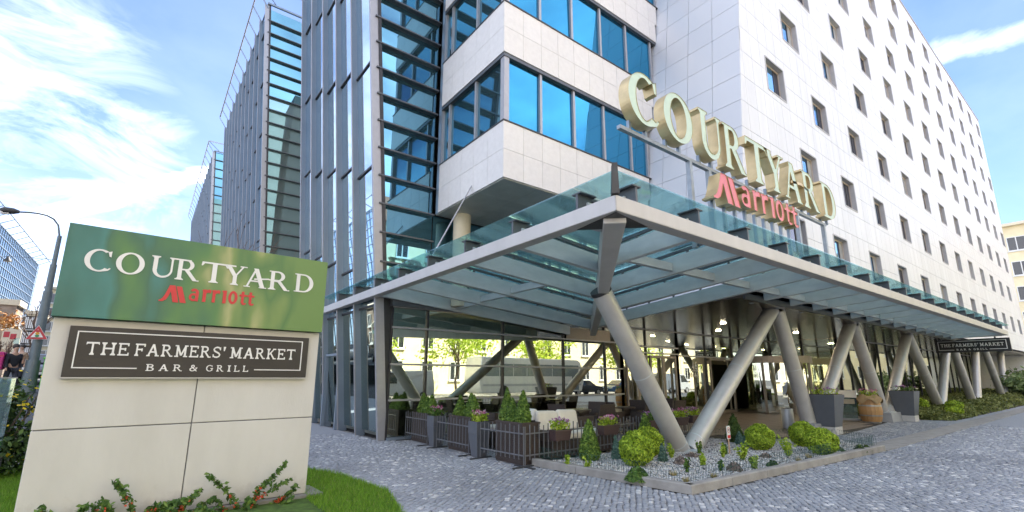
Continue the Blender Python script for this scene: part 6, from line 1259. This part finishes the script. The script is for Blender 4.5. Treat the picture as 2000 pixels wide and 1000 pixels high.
a = at(4, 652, 41.4); b = at(38, 668, 41.4); m = MB(); m.prism([a + Vector((0, 0, -.8)), b + Vector((0, 0, -.8)), b + Vector((0, 0, .7)), a + Vector((0, 0, 1.0))], (0, .1, 0)); m.build('billboard', 'cream_trim', SB)
for i, (u, v) in enumerate(((.25, .1), (.62, .15), (.85, .0))): c = a.lerp(b, u); m = MB(); m.box(c.x - .14, c.y - .01, c.z - .18 + v, c.x + .12, c.y - .004, c.z + .16 + v); m.build('poster_print', 'sign_red' if i != 2 else 'mint_face', SB)
RBX = thing('corner_building', 'ochre corner building with tall windows at the far right', 'building', (85, 0, 0)); RBX.location = (85, -8, 0)
bpy.data.objects.remove(RBX)
block_house('corner_building', 'ochre corner building with paired windows at the far right', 85, -16, 100, 16, 0, 20.5, 'w', 'cream_render', {'w': 9}, 6, ww=1.7, wh_=1.8, zfirst=1.6, cornice=.7)
block_house('white_house', 'small pale house between the brown building and the lamp post', at(45, 650, 62).x, 62, at(70, 650, 62).x, 66, SZ(62), at(55, 606, 62).z - SZ(62) - .35, 's', 'cream_trim', {'s': 3}, 3, ww=.9, wh_=1.2, cornice=.15)
# bare trees
def bare_tree(x, y, z, h, label, seed, rad=.07, name='bare_tree', spread=.5, depth=4):
    t = thing(name, label, 'tree', (x, y, z)); r = random.Random(seed); tr = MB(); tw = MB()
    def grow(p, d, l_, rd, k):
        q = p + d * l_; mid = p + d * l_ * .5 + Vector((r.uniform(-1, 1), r.uniform(-1, 1), 0)) * l_ * .06; (tr if k == 0 else tw).tube([p, mid, q], [rd, rd * .85, rd * .65], 6 if k < 2 else 4, cap=k > 2)
        if k < depth:
            for i in range(3 if k else 5):
                dd = (d + Vector((r.uniform(-1, 1), r.uniform(-1, 1), r.uniform(-.2, .6))) * spread * 1.3).normalized(); s = r.uniform(.4, 1.0) if k else r.uniform(.65, 1.0); grow(p.lerp(q, s), dd, l_ * r.uniform(.55, .8), rd * .55, k + 1)
    grow(Vector((0, 0, 0)), Vector((.04, .02, 1)).normalized(), h * .36, rad, 0); tr.build('trunk', 'bark', t, world=False); tw.build('branches', 'twig', t, world=False); return t
q = at(395, 600, 11.2); bare_tree(q.x, 11.2, 0, 5.6, 'small bare twiggy tree rising behind the middle of the sign wall', 4, .045, spread=.6)
q = at(465, 600, 12.0); bare_tree(q.x, 12.0, 0, 5.7, 'thin bare tree behind the right half of the sign wall', 9, .045, spread=.65)
q = at(55, 700, 60); bare_tree(q.x, 60, SZ(60), 8.5, 'bare street tree in front of the cream apartment block', 12, .14)
q = at(14, 640, 38); tA = bare_tree(q.x, 38, SZ(38), 3.4, 'small tree with orange leaves before the brown building', 14, .1, 'autumn_tree'); ramp_mat('orange_leaf', [(0, (.30, .12, .03)), (1, (.55, .27, .06))]); g_ = np.random.default_rng(3); P, O = shell_points(240, 'ball', .6, 1.1, g_, .8, 5, .4); P[:, 2] += 2.7; V, Fq = leaf_quads(P, .13, .3, 1.5, O, g_); link('crown', npmesh('crown', V, Fq, 'orange_leaf'), tA)
# ------------------------------------------------------------------ flowering shrub at the foot of the sign wall
def arching_shrub(base, shoots, label):
    t = thing('arching_shrub', label, 'shrub', base); r = random.Random(2); st = MB(); P = []; O = []; Fl = []
    for pts3, n in shoots:
        pts3 = [Vector(p) - Vector(base) for p in pts3]; st.tube(pts3, [.007 - .005 * i / (len(pts3) - 1) for i in range(len(pts3))], 5)
        for i in range(int(n * 1.5)):
            s = r.random() * (len(pts3) - 1); k = int(s); p = pts3[k].lerp(pts3[min(k + 1, len(pts3) - 1)], s - k); P.append(p + Vector((r.gauss(0, .018), r.gauss(0, .018), r.gauss(0, .018)))); O.append((r.gauss(0, 1), -.7, .6))
            if r.random() < .07 and s < len(pts3) * .45: Fl += [p + Vector((r.gauss(0, .014), r.gauss(-.02, .014), r.gauss(0, .014))) for _ in range(8)]
    st.build('stems', 'twig', t, world=False); V, Fq = leaf_quads(np.array(P), .036, .4, 1.8, np.array(O)); link('foliage', npmesh('foliage', V, Fq, 'shrub_leaf'), t)
    if Fl: V, Fq = leaf_quads(np.array(Fl), .024, .4, 1.0); link('blossoms', npmesh('blossoms', V, Fq, 'red_flower'), t)
dirx = Vector((math.cos(math.radians(3.39)), math.sin(math.radians(3.39)), 0)); nrm = Vector((-dirx.y, dirx.x, 0)); PB = Vector((1.99, 7.29, 0))
def onw(px, py, off=-.12):
    d = Vector(CAMM @ np.array([(px - PCX) / F, (py - PCY) / F, 1.0])); o_ = Vector((0, 0, EYE)); t_ = ((PB - o_).dot(nrm) + off) / d.dot(nrm); return o_ + d * t_
def shoot(pix, n, off=-.12): return ([onw(px, py, off - .02 * i) for i, (px, py) in enumerate(pix)], n)
arching_shrub(onw(505, 1040, -.2), [shoot([(470, 1030), (462, 985), (440, 955), (407, 928)], 130), shoot([(480, 1030), (490, 985), (505, 955), (530, 935), (560, 904)], 190, -.15), shoot([(490, 1035), (500, 975), (540, 950), (570, 936)], 80, -.2), shoot([(500, 1035), (530, 985), (560, 968), (578, 948)], 100, -.1), shoot([(470, 1035), (440, 1000), (420, 975), (385, 990)], 120), shoot([(500, 1035), (520, 1000), (555, 990), (570, 970)], 110, -.22), shoot([(480, 1035), (475, 1005), (485, 975)], 140, -.25)], 'arching shrub with red blossom at the right foot of the sign wall')
arching_shrub(onw(300, 1050, -.2), [shoot([(262, 1030), (255, 985), (240, 960), (224, 940)], 130), shoot([(270, 1040), (300, 995), (330, 985), (365, 978)], 190), shoot([(330, 1040), (350, 1000), (370, 975), (392, 958)], 130), shoot([(260, 1040), (290, 1000), (310, 990), (340, 998)], 220, -.2), shoot([(330, 1045), (380, 1000), (400, 995)], 160, -.2), shoot([(260, 1040), (330, 1005), (420, 1000)], 260, -.25)], 'low leafy shrub without blossom at the middle foot of the sign wall')
arching_shrub(onw(170, 1050, -.2), [shoot([(150, 1040), (155, 1000), (170, 988)], 60), shoot([(200, 1040), (203, 1000), (205, 976)], 70), shoot([(185, 1040), (190, 1005), (180, 985)], 50), shoot([(100, 1040), (85, 1002), (80, 992)], 40), shoot([(220, 1040), (215, 1000), (212, 990)], 60)], 'small shrub with few red blossoms at the left foot of the sign wall')
# ------------------------------------------------------------------ across the road (seen mirrored in the glass of the hotel)
AS = block_house('town_house', 'cream town house with red tiled roof mirrored at the left of the restaurant glass', -24, -31, 14, -19, 0, 15.5, 'n', 'cream_render', {'n': 13}, 5, ww=1.2, wh_=1.9, zfirst=1.3)
def roof(t, x0, x1, y0, y1, z, h): m = MB(); ym = (y0 + y1) / 2; m.add([(x0, y0, z), (x1, y0, z), (x1, y1, z), (x0, y1, z), (x0 + 2, ym, z + h), (x1 - 2, ym, z + h)], [(0, 1, 5, 4), (2, 3, 4, 5), (1, 2, 5), (3, 0, 4), (3, 2, 1, 0)]); m.build('roof', 'roof_tile', t)
roof(AS, -24.5, 14.3, -31.5, -18.5, 15.86, 5.5)
for x0, x1, h, lab in ((14.4, 66, 16.5, 'long cream town house mirrored across most of the restaurant glass'), (66.1, 122, 15.5, 'cream town house mirrored behind the entrance doors'), (122.1, 200, 17.0, 'farthest cream town house mirrored in the long glass wall')):
    A2 = block_house('town_house', lab, x0, -31, x1, -19, 0, h, 'n', 'cream_render', {'n': int((x1 - x0) / 3.1)}, 5, ww=1.3, wh_=1.9, zfirst=1.3, cornice=.0); roof(A2, x0, x1, -31.3, -18.7, h + .36, 5)
def leaf_tree(x, y, z, h, r_, label, seed, group, n=3000):
    t = bare_tree(x, y, z, h, label, seed, .13, 'street_tree', .5, 2); t['group'] = group; g_ = np.random.default_rng(seed); P = []; O = []
    for b in range(13): c = np.array([g_.uniform(-.8, .8) * r_, g_.uniform(-.8, .8) * r_, h * g_.uniform(.42, .95)]); p, o = shell_points(n // 13, 'ball', r_ * .5, r_ * .8, g_, .9, 5, .3); P.append(p + c - np.array([0, 0, r_ * .4])); O.append(o)
    V, Fq = leaf_quads(np.concatenate(P), .2, .4, 1.5, np.concatenate(O), g_); link('crown', npmesh('crown', V, Fq, 'spring_leaf'), t)
for k, (x, y, lab) in enumerate([(13.0, -12.5, 'spring green street tree mirrored at the left end of the restaurant glass'), (22.5, -13.2, 'spring green street tree mirrored above the middle planter'), (33.0, -12.8, 'spring green street tree mirrored left of the slanting column'), (47, -12.4, 'spring green street tree mirrored beside the terrace doors'), (68, -12.6, 'spring green street tree mirrored over the revolving door'), (95, -12.6, 'spring green street tree mirrored at the near end of the long glass wall'), (125, -12.6, 'spring green street tree mirrored at the far end of the long glass wall')]): leaf_tree(x, y, -.03, 7.4, 3.2, lab, 30 + k, 'street trees across the road')
GC = 'vehicles parked across the road'
for k, (x, p, lab, van) in enumerate([(9.5, 'car_blue', 'blue car mirrored at the far left of the restaurant glass', False), (14.8, 'car_silver', 'silver van mirrored behind the farthest wicker planter', True), (33.5, 'car_dark', 'dark car mirrored in the restaurant glass near the column', False), (39.0, 'car_blue', 'blue car mirrored left of the terrace doors', False), (48.0, 'car_silver', 'silver van mirrored beside the house number', True), (57.0, 'car_white', 'white van mirrored in the entrance door', True), (65, 'car_dark', 'dark car mirrored right of the entrance door', False), (88, 'car_yellow', 'yellow car mirrored in the long glass wall', False), (95.0, 'car_blue', 'blue car mirrored in the long glass wall', False), (104, 'car_white', 'white car mirrored in the long glass wall', False), (120, 'car_red', 'red car mirrored at the far end of the glass wall', False)]): car(x, -8.4, -.045, math.pi * (k % 2), p, lab, GC, van)
mat('coach_glass', (.22, .26, .27), .1, spec=.8)
CO = thing('coach', 'white coach with a dark window band mirrored in the middle of the restaurant glass', 'coach', (27.0, -8.7, -.045), 0, GC)
m = MB(); m.prism([(-5.6, -1.2, .4), (5.6, -1.2, .4), (5.9, -1.2, 1.4), (5.5, -1.2, 3.0), (5.1, -1.2, 3.25), (-5.6, -1.2, 3.3), (-5.8, -1.2, 1.5)], (0, 2.4, 0)); m.build('body', 'car_white', CO, world=False, bevel=.08)
for i in range(7): m = MB(); m.box(-5.3 + i * 1.45, 1.2, 1.75, -5.3 + i * 1.45 + 1.38, 1.212, 2.75); m.build('side_window', 'coach_glass', CO, world=False)
m = MB(); m.quad((5.9, -1.05, 1.5), (5.9, 1.05, 1.5), (5.56, 1.05, 2.95), (5.56, -1.05, 2.95)); m.build('windscreen', 'car_glass', CO, world=False)
m = MB(); m.box(-5.5, 1.2, .95, 5.5, 1.208, 1.12); m.build('side_stripe', 'car_silver', CO, world=False)
m = MB(); m.box(4.35, 1.2, .55, 5.2, 1.21, 2.75); m.build('door', 'coach_glass', CO, world=False)
for sx_ in (-3.4, 3.9): m = MB(); m.tube([(sx_, .9, .5), (sx_, 1.22, .5)], .5, 20); m.build('wheel', 'tyre', CO, world=False)
